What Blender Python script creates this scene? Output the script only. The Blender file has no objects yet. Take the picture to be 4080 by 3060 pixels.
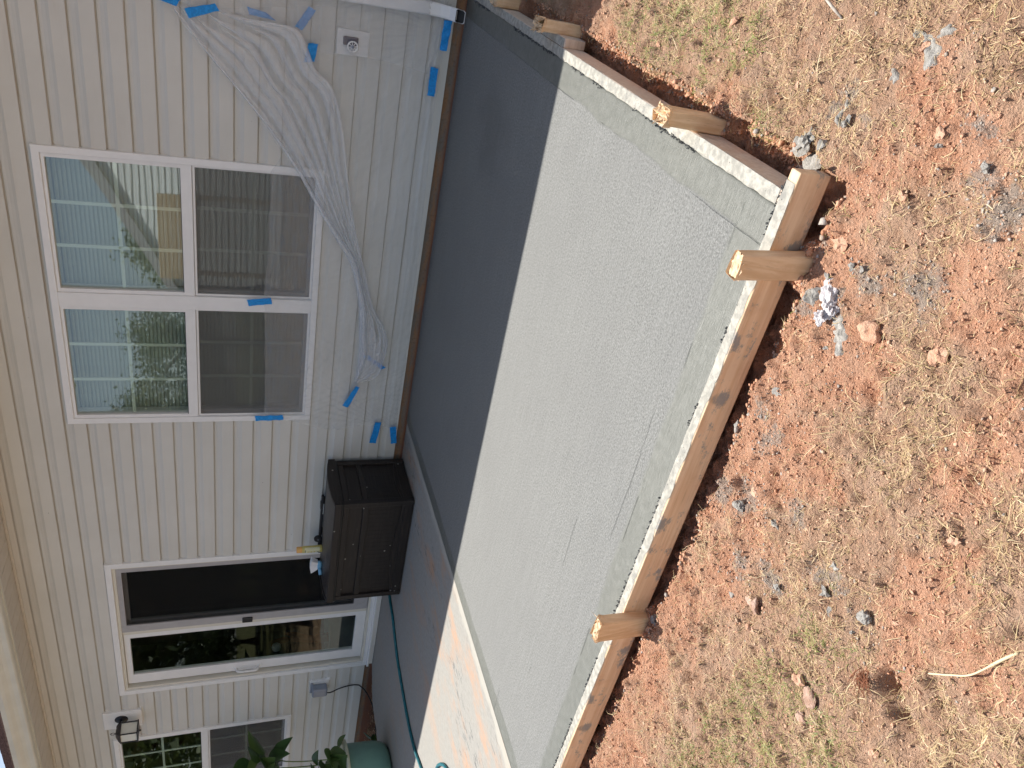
import bpy, bmesh, math, random
import numpy as np
from mathutils import Vector, Matrix

random.seed(7)
RNG = np.random.default_rng(7)
SC = bpy.context.scene
COL = SC.collection

# ------------------------------------------------------------------ camera
CAM_F, CAM_ROLL, CAM_PITCH, CAM_YAW = 3094.4, -0.0026, 0.34919, 0.59034
CAM_POS = Vector((0.0, -4.5544, 1.2317))


def cam_dir(a, b):
    """upright camera space (right, up, forward=1) -> world"""
    cr, sr = math.cos(CAM_ROLL), math.sin(CAM_ROLL)
    x, y = cr * a - sr * b, sr * a + cr * b
    return x, y


def to_world(x, y, f):
    c, s = math.cos(CAM_PITCH), math.sin(CAM_PITCH)
    wx, wy, wz = x, f * c + y * s, -f * s + y * c
    c, s = math.cos(CAM_YAW), math.sin(CAM_YAW)
    return Vector((wx * c - wy * s, wx * s + wy * c, wz))


_r = cam_dir(1, 0)
_u = cam_dir(0, 1)
V_RIGHT = to_world(_r[0], _r[1], 0).normalized()
V_UP = to_world(_u[0], _u[1], 0).normalized()
V_FWD = to_world(0, 0, 1).normalized()
cam_data = bpy.data.cameras.new('camera')
cam = bpy.data.objects.new('camera', cam_data)
COL.objects.link(cam)
cx, cy, cz = -V_UP, V_RIGHT, -V_FWD          # the phone was held upright, the picture lies on its side
cam.matrix_world = Matrix(((cx.x, cy.x, cz.x, CAM_POS.x), (cx.y, cy.y, cz.y, CAM_POS.y), (cx.z, cy.z, cz.z, CAM_POS.z), (0, 0, 0, 1)))
cam_data.sensor_fit = 'HORIZONTAL'
cam_data.sensor_width = 36.0
cam_data.lens = CAM_F / 4080.0 * 36.0
cam_data.clip_start = 0.02
cam_data.clip_end = 400.0
SC.camera = cam

# ------------------------------------------------------------------ sky and sun
TO_SUN = Vector((-0.277, 0.39, 1.0)).normalized()
world = bpy.data.worlds.new('World')
SC.world = world
world.use_nodes = True
wn = world.node_tree.nodes
wl = world.node_tree.links
wn.clear()
w_out = wn.new('ShaderNodeOutputWorld')
w_bg = wn.new('ShaderNodeBackground')
w_sky = wn.new('ShaderNodeTexSky')
w_sky.sky_type = 'NISHITA'
w_sky.sun_disc = False
w_sky.sun_elevation = math.asin(TO_SUN.z)
w_sky.sun_rotation = math.atan2(TO_SUN.x, TO_SUN.y)
w_sky.altitude = 300
w_sky.air_density = 1.0
w_sky.dust_density = 1.3
w_sky.ozone_density = 1.0
w_bg.inputs['Strength'].default_value = 0.094
w_hs = wn.new('ShaderNodeHueSaturation')          # camera white balance sits between sun and shade
w_hs.inputs['Saturation'].default_value = 0.78
wl.new(w_sky.outputs[0], w_hs.inputs['Color'])
wl.new(w_hs.outputs[0], w_bg.inputs[0])
wl.new(w_bg.outputs[0], w_out.inputs[0])
sun_data = bpy.data.lights.new('sun', 'SUN')
sun_data.energy = 4.6
sun_data.angle = math.radians(0.53)
sun_data.color = (1.0, 0.955, 0.885)
sun = bpy.data.objects.new('sun', sun_data)
COL.objects.link(sun)
sun.rotation_euler = TO_SUN.to_track_quat('Z', 'Y').to_euler()
sun.location = (-4, 6, 14)

SC.view_settings.view_transform = 'Standard'
SC.view_settings.look = 'None'
SC.view_settings.exposure = 0.66
SC.view_settings.gamma = 1.0
SC.view_settings.use_curve_mapping = False
SC.render.engine = 'CYCLES'
SC.cycles.use_denoising = True
SC.cycles.use_adaptive_sampling = True
SC.cycles.adaptive_threshold = 0.02
SC.cycles.max_bounces = 8
SC.cycles.transparent_max_bounces = 24
SC.cycles.sample_clamp_indirect = 6.0
SC.cycles.caustics_reflective = False
SC.cycles.caustics_refractive = False

# ------------------------------------------------------------------ node materials


class NT:
    def __init__(self, name):
        self.m = bpy.data.materials.new(name)
        self.m.use_nodes = True
        self.n = self.m.node_tree.nodes
        self.l = self.m.node_tree.links
        self.n.clear()
        self.out = self.n.new('ShaderNodeOutputMaterial')

    def link(self, a, b):
        self.l.new(a, b)

    def node(self, typ, **kw):
        nd = self.n.new(typ)
        for k, v in kw.items():
            setattr(nd, k, v)
        return nd

    def val(self, sock, v):
        if hasattr(v, 'is_linked') or hasattr(v, 'links'):
            self.l.new(v, sock)
        else:
            if isinstance(v, (tuple, list)) and len(v) == 3 and sock.type == 'RGBA':
                v = (*v, 1.0)
            sock.default_value = v

    def coord(self, kind='Object', scale=(1, 1, 1), rot=(0, 0, 0), loc=(0, 0, 0)):
        t = self.node('ShaderNodeTexCoord')
        mp = self.node('ShaderNodeMapping')
        mp.inputs['Scale'].default_value = scale
        mp.inputs['Rotation'].default_value = rot
        mp.inputs['Location'].default_value = loc
        self.link(t.outputs[kind], mp.inputs[0])
        return mp.outputs[0]

    def geo(self, scale=(1, 1, 1), loc=(0, 0, 0)):
        t = self.node('ShaderNodeNewGeometry')
        mp = self.node('ShaderNodeMapping')
        mp.inputs['Scale'].default_value = scale
        mp.inputs['Location'].default_value = loc
        self.link(t.outputs['Position'], mp.inputs[0])
        return mp.outputs[0]

    def noise(self, vec, scale, detail=3, rough=0.55, dist=0.0):
        t = self.node('ShaderNodeTexNoise')
        t.inputs['Scale'].default_value = scale
        t.inputs['Detail'].default_value = detail
        t.inputs['Roughness'].default_value = rough
        t.inputs['Distortion'].default_value = dist
        self.link(vec, t.inputs['Vector'])
        return t.outputs['Fac']

    def voro(self, vec, scale, feature='F1', out='Distance'):
        t = self.node('ShaderNodeTexVoronoi', feature=feature)
        t.inputs['Scale'].default_value = scale
        self.link(vec, t.inputs['Vector'])
        return t.outputs[out]

    def ramp(self, fac, stops, interp='LINEAR'):
        r = self.node('ShaderNodeValToRGB')
        r.color_ramp.interpolation = interp
        el = r.color_ramp.elements
        while len(el) < len(stops):
            el.new(0.5)
        for e, (p, c) in zip(el, stops):
            e.position = p
            if not isinstance(c, (tuple, list)):
                c = (c, c, c)
            e.color = (*c, 1.0) if len(c) == 3 else c
        self.val(r.inputs[0], fac)
        return r.outputs[0]

    def step(self, fac, a, b):
        mr = self.node('ShaderNodeMapRange', interpolation_type='SMOOTHSTEP')
        self.val(mr.inputs['Value'], fac)
        mr.inputs['From Min'].default_value = a
        mr.inputs['From Max'].default_value = b
        return mr.outputs[0]

    def mix(self, fac, a, b, blend='MIX'):
        m = self.node('ShaderNodeMix', data_type='RGBA', blend_type=blend)
        self.val(m.inputs[0], fac)
        self.val(m.inputs[6], a)
        self.val(m.inputs[7], b)
        return m.outputs[2]

    def math(self, op, a, b=0.0):
        m = self.node('ShaderNodeMath', operation=op)
        self.val(m.inputs[0], a)
        self.val(m.inputs[1], b)
        return m.outputs[0]

    def bump(self, h, strength=0.5, dist=0.01, normal=None):
        b = self.node('ShaderNodeBump')
        b.inputs['Strength'].default_value = strength
        b.inputs['Distance'].default_value = dist
        self.link(h, b.inputs['Height'])
        if normal is not None:
            self.link(normal, b.inputs['Normal'])
        return b.outputs[0]

    def attr(self, name, out='Fac'):
        a = self.node('ShaderNodeAttribute', attribute_name=name)
        return a.outputs[out]

    def rand(self):
        return self.node('ShaderNodeObjectInfo').outputs['Random']

    def principled(self, color, rough=0.6, spec=0.5, metal=0.0, normal=None, **kw):
        p = self.node('ShaderNodeBsdfPrincipled')
        self.val(p.inputs['Base Color'], color)
        self.val(p.inputs['Roughness'], rough)
        p.inputs['Specular IOR Level'].default_value = spec
        p.inputs['Metallic'].default_value = metal
        for k, v in kw.items():
            self.val(p.inputs[k.replace('_', ' ')], v)
        if normal is not None:
            self.link(normal, p.inputs['Normal'])
        self.link(p.outputs[0], self.out.inputs[0])
        return p


def mat_plain(name, col, rough=0.5, spec=0.5, metal=0.0, var=0.08, scale=14.0, bump=0.0):
    t = NT(name)
    v = t.coord()
    n = t.noise(v, scale, 4)
    c = t.mix(t.step(n, 0.3, 0.7), tuple(x * (1 - var) for x in col), tuple(min(1, x * (1 + var)) for x in col))
    nb = t.bump(t.noise(v, scale * 12, 3), bump, 0.002) if bump else None
    t.principled(c, rough, spec, metal, nb)
    return t.m


M = {}

# vinyl siding: soft grain, faint dirt, sparse specks
t = NT('vinyl_siding')
v = t.geo()
grain = t.noise(t.geo((6, 20, 160)), 8, 3)
dirt = t.noise(v, 1.7, 5, 0.6)
spk = t.step(t.voro(t.geo((1, 1, 1)), 11), 0.035, 0.02)
spk2 = t.math('MULTIPLY', spk, t.step(t.noise(v, 2.3, 2), 0.52, 0.6))
c = t.mix(t.step(dirt, 0.3, 0.75), (0.605, 0.598, 0.560), (0.652, 0.646, 0.610))
c = t.mix(t.math('MULTIPLY', t.step(t.noise(t.geo((0.6, 1, 5)), 3, 5), 0.55, 0.8), 0.25), c, (0.52, 0.48, 0.42))
c = t.mix(spk2, c, (0.14, 0.12, 0.10))
t.principled(c, 0.52, 0.35, normal=t.bump(grain, 0.12, 0.002))
M['siding'] = t.m

M['sheathing'] = mat_plain('gap_shade_sheathing', (0.07, 0.06, 0.05), 0.9, 0.1)  # dark tone paints in the shade of the gaps under the siding lips
M['white'] = mat_plain('white_vinyl', (0.80, 0.805, 0.81), 0.38, 0.45, var=0.02)
M['cream'] = mat_plain('cream_vinyl', (0.68, 0.655, 0.575), 0.42, 0.45, var=0.02)
M['soffit'] = mat_plain('soffit_vinyl', (0.60, 0.565, 0.50), 0.5, 0.4, var=0.04)
M['gutter'] = mat_plain('gutter_metal', (0.64, 0.64, 0.57), 0.4, 0.5, var=0.05, scale=5)
M['screenframe'] = mat_plain('screen_frame_grey', (0.40, 0.39, 0.40), 0.45, 0.5, var=0.05)
M['black'] = mat_plain('black_metal', (0.016, 0.016, 0.02), 0.38, 0.5, var=0.3)
M['rubber'] = mat_plain('black_rubber', (0.018, 0.018, 0.02), 0.6, 0.4, var=0.2)
M['gasket'] = mat_plain('dark_gasket', (0.03, 0.03, 0.03), 0.6, 0.3)
M['muntin'] = mat_plain('muntin_white', (0.74, 0.80, 0.74), 0.5, 0.4, var=0.02)
M['frosted'] = mat_plain('lantern_frosted_glass', (0.72, 0.73, 0.66), 0.25, 0.5, var=0.03)
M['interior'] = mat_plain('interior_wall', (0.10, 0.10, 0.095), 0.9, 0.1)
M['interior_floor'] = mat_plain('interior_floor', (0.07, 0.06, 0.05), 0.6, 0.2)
M['blind'] = mat_plain('blind_slat', (0.46, 0.49, 0.46), 0.55, 0.3, var=0.03)
M['hose'] = mat_plain('hose_teal', (0.012, 0.135, 0.165), 0.42, 0.5, var=0.15, scale=30)
M['tub'] = mat_plain('tub_green', (0.17, 0.31, 0.255), 0.4, 0.5, var=0.12, scale=5)
M['tubrim'] = mat_plain('tub_cream_rim', (0.62, 0.62, 0.46), 0.45, 0.4, var=0.06)
M['yellow'] = mat_plain('bottle_yellow', (0.60, 0.52, 0.17), 0.35, 0.5, var=0.06)
M['label'] = mat_plain('bottle_label', (0.66, 0.66, 0.44), 0.4, 0.4, var=0.05)
M['orange'] = mat_plain('cap_orange', (0.72, 0.40, 0.12), 0.4, 0.5, var=0.04)
M['printgrey'] = mat_plain('label_print', (0.24, 0.27, 0.16), 0.5, 0.3)
M['bristle'] = mat_plain('white_bristles', (0.82, 0.83, 0.86), 0.6, 0.3, var=0.05)
M['bluehandle'] = mat_plain('light_blue_plastic', (0.16, 0.38, 0.58), 0.3, 0.5, var=0.05)
M['clearcover'] = mat_plain('outlet_cover_grey', (0.26, 0.29, 0.35), 0.2, 0.6, var=0.08)
M['purple'] = mat_plain('spigot_dark', (0.05, 0.035, 0.07), 0.5, 0.5)
M['leaf'] = None

# glass
t = NT('window_glass')
lw = t.node('ShaderNodeLayerWeight')
lw.inputs['Blend'].default_value = 0.5
schlick = t.math('ADD', 0.12, t.math('MULTIPLY', t.math('POWER', lw.outputs['Facing'], 5.0), 0.8))
wob = t.bump(t.noise(t.geo((1, 1, 1.4)), 2.5, 2), 0.012, 0.02)
gl = t.node('ShaderNodeBsdfGlossy')
gl.inputs['Roughness'].default_value = 0.014
gl.inputs['Color'].default_value = (0.95, 0.97, 1, 1)
t.link(wob, gl.inputs['Normal'])
tr = t.node('ShaderNodeBsdfTransparent')
tr.inputs['Color'].default_value = (0.88, 0.92, 0.89, 1)
mx = t.node('ShaderNodeMixShader')
t.link(schlick, mx.inputs[0])
t.link(tr.outputs[0], mx.inputs[1])
t.link(gl.outputs[0], mx.inputs[2])
t.link(mx.outputs[0], t.out.inputs[0])
M['glass'] = t.m
t = NT('door_glass')
lw = t.node('ShaderNodeLayerWeight')
lw.inputs['Blend'].default_value = 0.5
schlick = t.math('ADD', 0.045, t.math('MULTIPLY', t.math('POWER', lw.outputs['Facing'], 5.0), 0.8))
wob = t.bump(t.noise(t.geo((1, 1, 1.4)), 2.5, 2), 0.012, 0.02)
gl = t.node('ShaderNodeBsdfGlossy')
gl.inputs['Roughness'].default_value = 0.014
gl.inputs['Color'].default_value = (0.95, 0.97, 1, 1)
t.link(wob, gl.inputs['Normal'])
tr = t.node('ShaderNodeBsdfTransparent')
tr.inputs['Color'].default_value = (0.88, 0.92, 0.89, 1)
mx = t.node('ShaderNodeMixShader')
t.link(schlick, mx.inputs[0])
t.link(tr.outputs[0], mx.inputs[1])
t.link(gl.outputs[0], mx.inputs[2])
t.link(mx.outputs[0], t.out.inputs[0])
M['doorglass'] = t.m

# insect screen: fine dark mesh seen from afar as a grey veil
t = NT('insect_screen')
df = t.node('ShaderNodeBsdfDiffuse')
df.inputs['Color'].default_value = (0.17, 0.17, 0.168, 1)
tr = t.node('ShaderNodeBsdfTransparent')
mx = t.node('ShaderNodeMixShader')
mx.inputs[0].default_value = 0.36
t.link(tr.outputs[0], mx.inputs[1])
t.link(df.outputs[0], mx.inputs[2])
t.link(mx.outputs[0], t.out.inputs[0])
M['screen'] = t.m
t = NT('door_screen')
df = t.node('ShaderNodeBsdfDiffuse')
df.inputs['Color'].default_value = (0.022, 0.022, 0.022, 1)
tr = t.node('ShaderNodeBsdfTransparent')
mx = t.node('ShaderNodeMixShader')
mx.inputs[0].default_value = 0.40
t.link(tr.outputs[0], mx.inputs[1])
t.link(df.outputs[0], mx.inputs[2])
t.link(mx.outputs[0], t.out.inputs[0])
M['doorscreen'] = t.m


def mat_plastic(name, base, edge):
    t = NT(name)
    v = t.geo()
    wr = t.noise(t.geo((4, 4, 11)), 4, 2, 0.5, 1.2)
    wr2 = t.noise(t.geo((24, 24, 8)), 2.2, 2, 0.5, 1.5)
    h = t.math('ADD', wr, t.math('MULTIPLY', wr2, 0.5))
    nb = t.bump(h, 0.45, 0.012)
    lw = t.node('ShaderNodeLayerWeight')
    lw.inputs['Blend'].default_value = 0.35
    t.link(nb, lw.inputs['Normal'])
    fac = t.math('ADD', base, t.math('MULTIPLY', t.math('POWER', lw.outputs['Facing'], 1.6), edge))
    fac = t.math('MINIMUM', fac, 0.85)
    df = t.node('ShaderNodeBsdfDiffuse')
    df.inputs['Color'].default_value = (0.93, 0.945, 0.97, 1)
    tl = t.node('ShaderNodeBsdfTranslucent')
    tl.inputs['Color'].default_value = (0.93, 0.945, 0.97, 1)
    gl = t.node('ShaderNodeBsdfGlossy')
    gl.inputs['Roughness'].default_value = 0.22
    for nd in (df, tl, gl):
        t.link(nb, nd.inputs['Normal'])
    m1 = t.node('ShaderNodeMixShader')
    m1.inputs[0].default_value = 0.15
    t.link(df.outputs[0], m1.inputs[1])
    t.link(tl.outputs[0], m1.inputs[2])
    m2 = t.node('ShaderNodeMixShader')
    m2.inputs[0].default_value = 0.22
    t.link(m1.outputs[0], m2.inputs[1])
    t.link(gl.outputs[0], m2.inputs[2])
    tr = t.node('ShaderNodeBsdfTransparent')
    tr.inputs['Color'].default_value = (0.975, 0.98, 0.985, 1)
    m3 = t.node('ShaderNodeMixShader')
    t.link(fac, m3.inputs[0])
    t.link(tr.outputs[0], m3.inputs[1])
    t.link(m2.outputs[0], m3.inputs[2])
    t.link(m3.outputs[0], t.out.inputs[0])
    return t.m


M['plastic'] = mat_plastic('thin_plastic_film', 0.15, 0.42)
M['plastic_pleat'] = mat_plastic('pleated_plastic_film', 0.30, 0.40)
M['plastic_fold'] = mat_plastic('folded_plastic_film', 0.17, 0.34)

# painter's tape
t = NT('blue_masking_tape')
v = t.geo()
n = t.noise(t.geo((40, 40, 40)), 2.5, 3, 0.6)
c = t.mix(t.step(n, 0.35, 0.7), (0.008, 0.22, 0.62), (0.015, 0.33, 0.82))
t.principled(c, 0.55, 0.35, normal=t.bump(t.noise(v, 130, 3), 0.3, 0.002))
M['tape'] = t.m

# new concrete: broomed field with trowelled smooth bands along three edges
SX0, SX1, SY0, SY1 = -3.39, -0.495, -3.03, 0.0
t = NT('fresh_concrete')
v = t.geo()
sep = t.node('ShaderNodeSeparateXYZ')
t.link(v, sep.inputs[0])
X, Y = sep.outputs[0], sep.outputs[1]
wobn = t.math('MULTIPLY', t.math('SUBTRACT', t.noise(v, 3.2, 2), 0.5), 0.05)
Xw, Yw = t.math('ADD', X, wobn), t.math('ADD', Y, wobn)
br = t.step(Xw, -0.607, -0.596)
bf = t.step(Yw, -2.905, -2.93)
bl = t.step(Xw, -3.285, -3.30)
band = t.math('MAXIMUM', t.math('MAXIMUM', br, bf), bl)
streak = t.noise(t.geo((14, 120, 1)), 1.0, 5, 0.7)
streak2 = t.noise(t.geo((3.5, 75, 1)), 1.0, 4, 0.65)
grit = t.noise(t.geo((120, 190, 1)), 1.0, 3, 0.8)
grit2 = t.noise(t.geo((150, 220, 1)), 1.0, 2, 0.7)
blotch = t.noise(v, 2.2, 4, 0.6)
field = t.mix(t.step(grit, 0.34, 0.68), (0.112, 0.114, 0.109), (0.312, 0.315, 0.300))
field = t.mix(t.math('MULTIPLY', t.step(streak, 0.5, 0.72), 0.35), field, (0.15, 0.151, 0.147))
field = t.mix(t.math('MULTIPLY', t.step(streak2, 0.42, 0.70), 0.30), field, (0.30, 0.303, 0.292))
field = t.mix(t.math('MULTIPLY', t.step(grit2, 0.62, 0.78), 0.6), field, (0.48, 0.484, 0.465))
field = t.mix(t.math('MULTIPLY', t.step(blotch, 0.35, 0.7), 0.22), field, (0.165, 0.166, 0.161))
bandc = t.mix(t.step(t.noise(t.geo((30, 30, 1)), 1.0, 4), 0.3, 0.75), (0.130, 0.135, 0.119), (0.165, 0.170, 0.152))
bandc = t.mix(t.math('MULTIPLY', t.step(t.noise(t.geo((9, 40, 1)), 1.0, 4, 0.7), 0.6, 0.75), 0.5), bandc, (0.245, 0.247, 0.234))
col = t.mix(band, field, bandc)
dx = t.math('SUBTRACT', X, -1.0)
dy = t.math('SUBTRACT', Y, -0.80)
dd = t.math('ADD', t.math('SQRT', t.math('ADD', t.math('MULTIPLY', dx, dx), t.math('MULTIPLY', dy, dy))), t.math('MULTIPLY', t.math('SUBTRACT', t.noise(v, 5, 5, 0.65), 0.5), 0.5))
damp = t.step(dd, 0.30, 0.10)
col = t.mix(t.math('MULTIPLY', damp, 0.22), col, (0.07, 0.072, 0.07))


def dash_line(axis, other, pos, wid, ns, lo, hi, amp=0.006):
    w = t.math('MULTIPLY', t.math('SUBTRACT', t.noise(t.geo((2.4, 2.4, 1), (pos * 9, 0, 0)), 1.0, 3), 0.5), amp * 4)
    d = t.math('ABSOLUTE', t.math('SUBTRACT', t.math('ADD', axis, w), pos))
    ln = t.step(d, wid, wid * 0.4)
    gate = t.step(t.noise(t.geo((ns, ns, 1), (pos * 31, 3, 0)), 1.0, 3), lo, hi)
    return t.math('MULTIPLY', ln, gate)


lines = None
for (ax, ps, wd, ns, lo, hi) in ((Y, -2.925, 0.0030, 3.0, 0.50, 0.56), (Y, -2.78, 0.0030, 2.2, 0.52, 0.62), (Y, -2.62, 0.0028, 1.6, 0.55, 0.65),
                                 (Y, -2.42, 0.0028, 1.9, 0.57, 0.66), (X, -0.602, 0.0022, 2.6, 0.50, 0.6), (Y, -2.86, 0.003, 1.2, 0.5, 0.6)):
    ln = dash_line(ax, None, ps, wd, ns, lo, hi)
    lines = ln if lines is None else t.math('MAXIMUM', lines, ln)
col = t.mix(t.math('MULTIPLY', lines, 0.25), col, (0.055, 0.058, 0.06))
hgt = t.math('ADD', t.math('MULTIPLY', grit, t.math('SUBTRACT', 1.0, t.math('MULTIPLY', band, 0.72))), t.math('MULTIPLY', streak, 0.5))
hgt = t.math('SUBTRACT', hgt, t.math('MULTIPLY', lines, 1.2))
rough = t.mix(band, (0.58,) * 3, (0.40,) * 3)
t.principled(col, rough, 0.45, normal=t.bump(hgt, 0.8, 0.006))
M['concrete'] = t.m

# old concrete, stained with red clay, brush marks and a cement smear along the joint
t = NT('old_concrete')
v = t.geo()
sep = t.node('ShaderNodeSeparateXYZ')
t.link(v, sep.inputs[0])
X, Y = sep.outputs[0], sep.outputs[1]
fine = t.noise(t.geo((140, 26, 1)), 1.0, 4, 0.7)
big = t.noise(t.geo((2.6, 0.9, 1)), 1.0, 4, 0.6)
c = t.mix(t.step(fine, 0.3, 0.7), (0.275, 0.266, 0.243), (0.350, 0.338, 0.310))
clay = t.step(t.noise(t.geo((4.5, 1.6, 1), (3, 0, 0)), 1.0, 5, 0.65), 0.47, 0.72)
near = t.step(X, -5.0, -3.7)
c = t.mix(t.math('MULTIPLY', clay, t.math('MULTIPLY', t.math('ADD', near, 0.22), 0.95)), c, (0.46, 0.28, 0.18))
cl2 = t.step(t.noise(t.geo((14, 2.2, 1), (7, 2, 0)), 1.0, 5, 0.7), 0.60, 0.72)
c = t.mix(t.math('MULTIPLY', cl2, t.math('MULTIPLY', near, 0.35)), c, (0.48, 0.26, 0.15))
drk = t.step(t.noise(t.geo((48, 9, 1), (1, 5, 0)), 1.0, 4, 0.75), 0.54, 0.62)
drk_zone = t.math('MULTIPLY', t.step(X, -4.35, -4.0), t.step(t.noise(t.geo((3, 1.5, 1), (9, 1, 0)), 1.0, 3), 0.45, 0.62))
c = t.mix(t.math('MULTIPLY', t.math('MULTIPLY', drk, drk_zone), 0.8), c, (0.10, 0.105, 0.11))
edge = t.step(t.math('ADD', X, t.math('MULTIPLY', t.math('SUBTRACT', t.noise(t.geo((7, 3, 1)), 1.0, 4, 0.7), 0.5), 0.16)), -3.475, -3.43)
c = t.mix(t.math('MULTIPLY', edge, 0.7), c, (0.43, 0.41, 0.36))
t.principled(c, 0.85, 0.25, normal=t.bump(fine, 0.3, 0.004))
M['oldconcrete'] = t.m

# foundation: clay-stained block
t = NT('foundation_stained')
v = t.geo()
n = t.noise(t.geo((5, 5, 26)), 1.0, 5, 0.65)
n2 = t.noise(v, 60, 4, 0.7)
c = t.mix(t.step(n, 0.35, 0.68), (0.20, 0.175, 0.15), (0.30, 0.165, 0.09))
c = t.mix(t.math('MULTIPLY', t.step(n2, 0.5, 0.7), 0.5), c, (0.13, 0.085, 0.055))
sep = t.node('ShaderNodeSeparateXYZ')
t.link(v, sep.inputs[0])
c = t.mix(t.math('MULTIPLY', t.step(t.math('ADD', sep.outputs[2], t.math('MULTIPLY', n, 0.03)), 0.04, 0.015), 0.7), c, (0.17, 0.055, 0.03))
t.principled(c, 0.9, 0.2, normal=t.bump(n2, 0.6, 0.006))
M['foundation'] = t.m

# form lumber
def mat_wood(name, long_axis, a, b, cement=0.4):
    t = NT(name)
    sc = [60, 60, 60]
    sc[long_axis] = 2.2
    v = t.coord('Object', tuple(sc))
    rings = t.noise(v, 1.0, 4, 0.6, 0.5)
    v2 = t.coord('Object')
    knots = t.step(t.noise(v2, 9, 2), 0.66, 0.75)
    c = t.mix(t.step(rings, 0.3, 0.72), a, b)
    c = t.mix(t.math('MULTIPLY', knots, 0.45), c, tuple(x * 0.42 for x in a))
    fine = t.noise(t.coord('Object', tuple(s * 3 for s in sc)), 1.0, 3, 0.7)
    c = t.mix(t.math('MULTIPLY', t.step(fine, 0.55, 0.75), 0.35), c, tuple(x * 0.5 for x in a))
    sm = t.step(t.noise(t.coord('Object', (9, 9, 16)), 1.0, 7, 0.75), 0.60 - 0.12 * cement + 0.04, 0.70 - 0.12 * cement + 0.04)
    c = t.mix(t.math('MULTIPLY', sm, min(1.0, cement * 1.5)), c, (0.33, 0.315, 0.29))
    red = t.step(t.noise(t.coord('Object', (1, 1, 1), (0, 0, 0), (4, 2, 7)), 7.5, 4, 0.6), 0.50, 0.68)
    c = t.mix(t.math('MULTIPLY', red, 0.28), c, (0.50, 0.25, 0.12))
    t.principled(c, 0.72, 0.3, normal=t.bump(rings, 0.25, 0.004))
    return t.m


M['lumber_x'] = mat_wood('form_lumber_x', 0, (0.72, 0.49, 0.30), (0.85, 0.64, 0.44), 0.85)
M['lumber_y'] = mat_wood('form_lumber_y', 1, (0.62, 0.49, 0.385), (0.74, 0.62, 0.51), 0.30)
M['stake'] = mat_wood('stake_wood', 2, (0.68, 0.445, 0.25), (0.84, 0.61, 0.39), 0.25)
M['splinter'] = mat_plain('torn_wood', (0.70, 0.52, 0.34), 0.8, 0.2, var=0.25, scale=60)
M['fence'] = mat_wood('reflected_deck_wood', 0, (0.42, 0.30, 0.17), (0.55, 0.42, 0.27), 0.0)

# cement crust left on the forms
t = NT('cement_crust')
v = t.geo()
n = t.noise(v, 45, 5, 0.65)
n2 = t.noise(v, 110, 3, 0.7)
pit = t.math('MULTIPLY', t.step(t.voro(v, 90), 0.20, 0.08), t.step(t.noise(v, 13, 3), 0.5, 0.6))
c = t.mix(t.step(n, 0.35, 0.68), (0.31, 0.30, 0.265), (0.50, 0.475, 0.415))
c = t.mix(t.math('MULTIPLY', t.step(t.noise(v, 26, 6, 0.75), 0.50, 0.64), 0.55), c, (0.24, 0.235, 0.22))
c = t.mix(t.math('MULTIPLY', pit, 0.8), c, (0.05, 0.05, 0.05))
t.principled(c, 0.9, 0.2, normal=t.bump(t.math('ADD', n, n2), 0.35, 0.003))
M['crust'] = t.m

M['darkmortar'] = mat_plain('dark_mortar', (0.075, 0.078, 0.08), 0.7, 0.4, var=0.4, scale=60, bump=0.6)  # dark grey crumbs drawn for the dark pits along the slab joint

# soil sheet: driven by masks stored on the mesh (what the ground is made of)
t = NT('clay_ground')
v = t.geo()
n1 = t.noise(v, 16, 6, 0.68)
n2 = t.noise(v, 70, 5, 0.7)
n3 = t.noise(v, 4, 4, 0.6)
n4 = t.noise(v, 170, 4, 0.7)
nm = t.noise(t.geo((1, 1, 1), (5, 9, 0)), 9, 6, 0.7)
red = t.mix(t.step(n1, 0.3, 0.72), (0.63, 0.315, 0.19), (0.78, 0.455, 0.30))
red = t.mix(t.math('MULTIPLY', t.step(n2, 0.48, 0.72), 0.5), red, (0.80, 0.53, 0.38))
tan = t.mix(t.step(n1, 0.3, 0.72), (0.54, 0.325, 0.21), (0.68, 0.45, 0.315))
tan = t.mix(t.math('MULTIPLY', t.step(n2, 0.52, 0.72), 0.5), tan, (0.70, 0.52, 0.38))
gry = t.mix(t.step(n2, 0.3, 0.72), (0.33, 0.30, 0.26), (0.47, 0.435, 0.39))
mr = t.attr('red_clay')
mg = t.attr('cement_dust')
mt = t.attr('turf')
k = t.step(t.math('ADD', mr, t.math('MULTIPLY', t.math('SUBTRACT', nm, 0.5), 1.5)), 0.22, 0.72)
c = t.mix(k, tan, red)
kg = t.step(t.math('ADD', mg, t.math('MULTIPLY', t.math('SUBTRACT', t.noise(v, 38, 6, 0.72), 0.5), 1.7)), 0.45, 0.72)
c = t.mix(t.math('MULTIPLY', kg, 0.65), c, gry)
c = t.mix(t.math('MULTIPLY', t.step(n3, 0.5, 0.72), 0.15), c, (0.34, 0.22, 0.15))
c = t.mix(t.math('MULTIPLY', t.step(n4, 0.56, 0.74), 0.45), c, (0.66, 0.53, 0.40))
c = t.mix(t.math('MULTIPLY', t.step(n4, 0.44, 0.30), 0.5), c, (0.20, 0.125, 0.085))  # shade between the clumps put into the colour where the noise dips
c = t.mix(mt, c, t.mix(n1, (0.06, 0.065, 0.022), (0.13, 0.125, 0.05)))
t.principled(c, 0.95, 0.12, normal=t.bump(t.math('ADD', n1, t.math('ADD', t.math('MULTIPLY', n2, 0.8), t.math('MULTIPLY', n4, 0.6))), 1.0, 0.026))
M['ground'] = t.m

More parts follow.
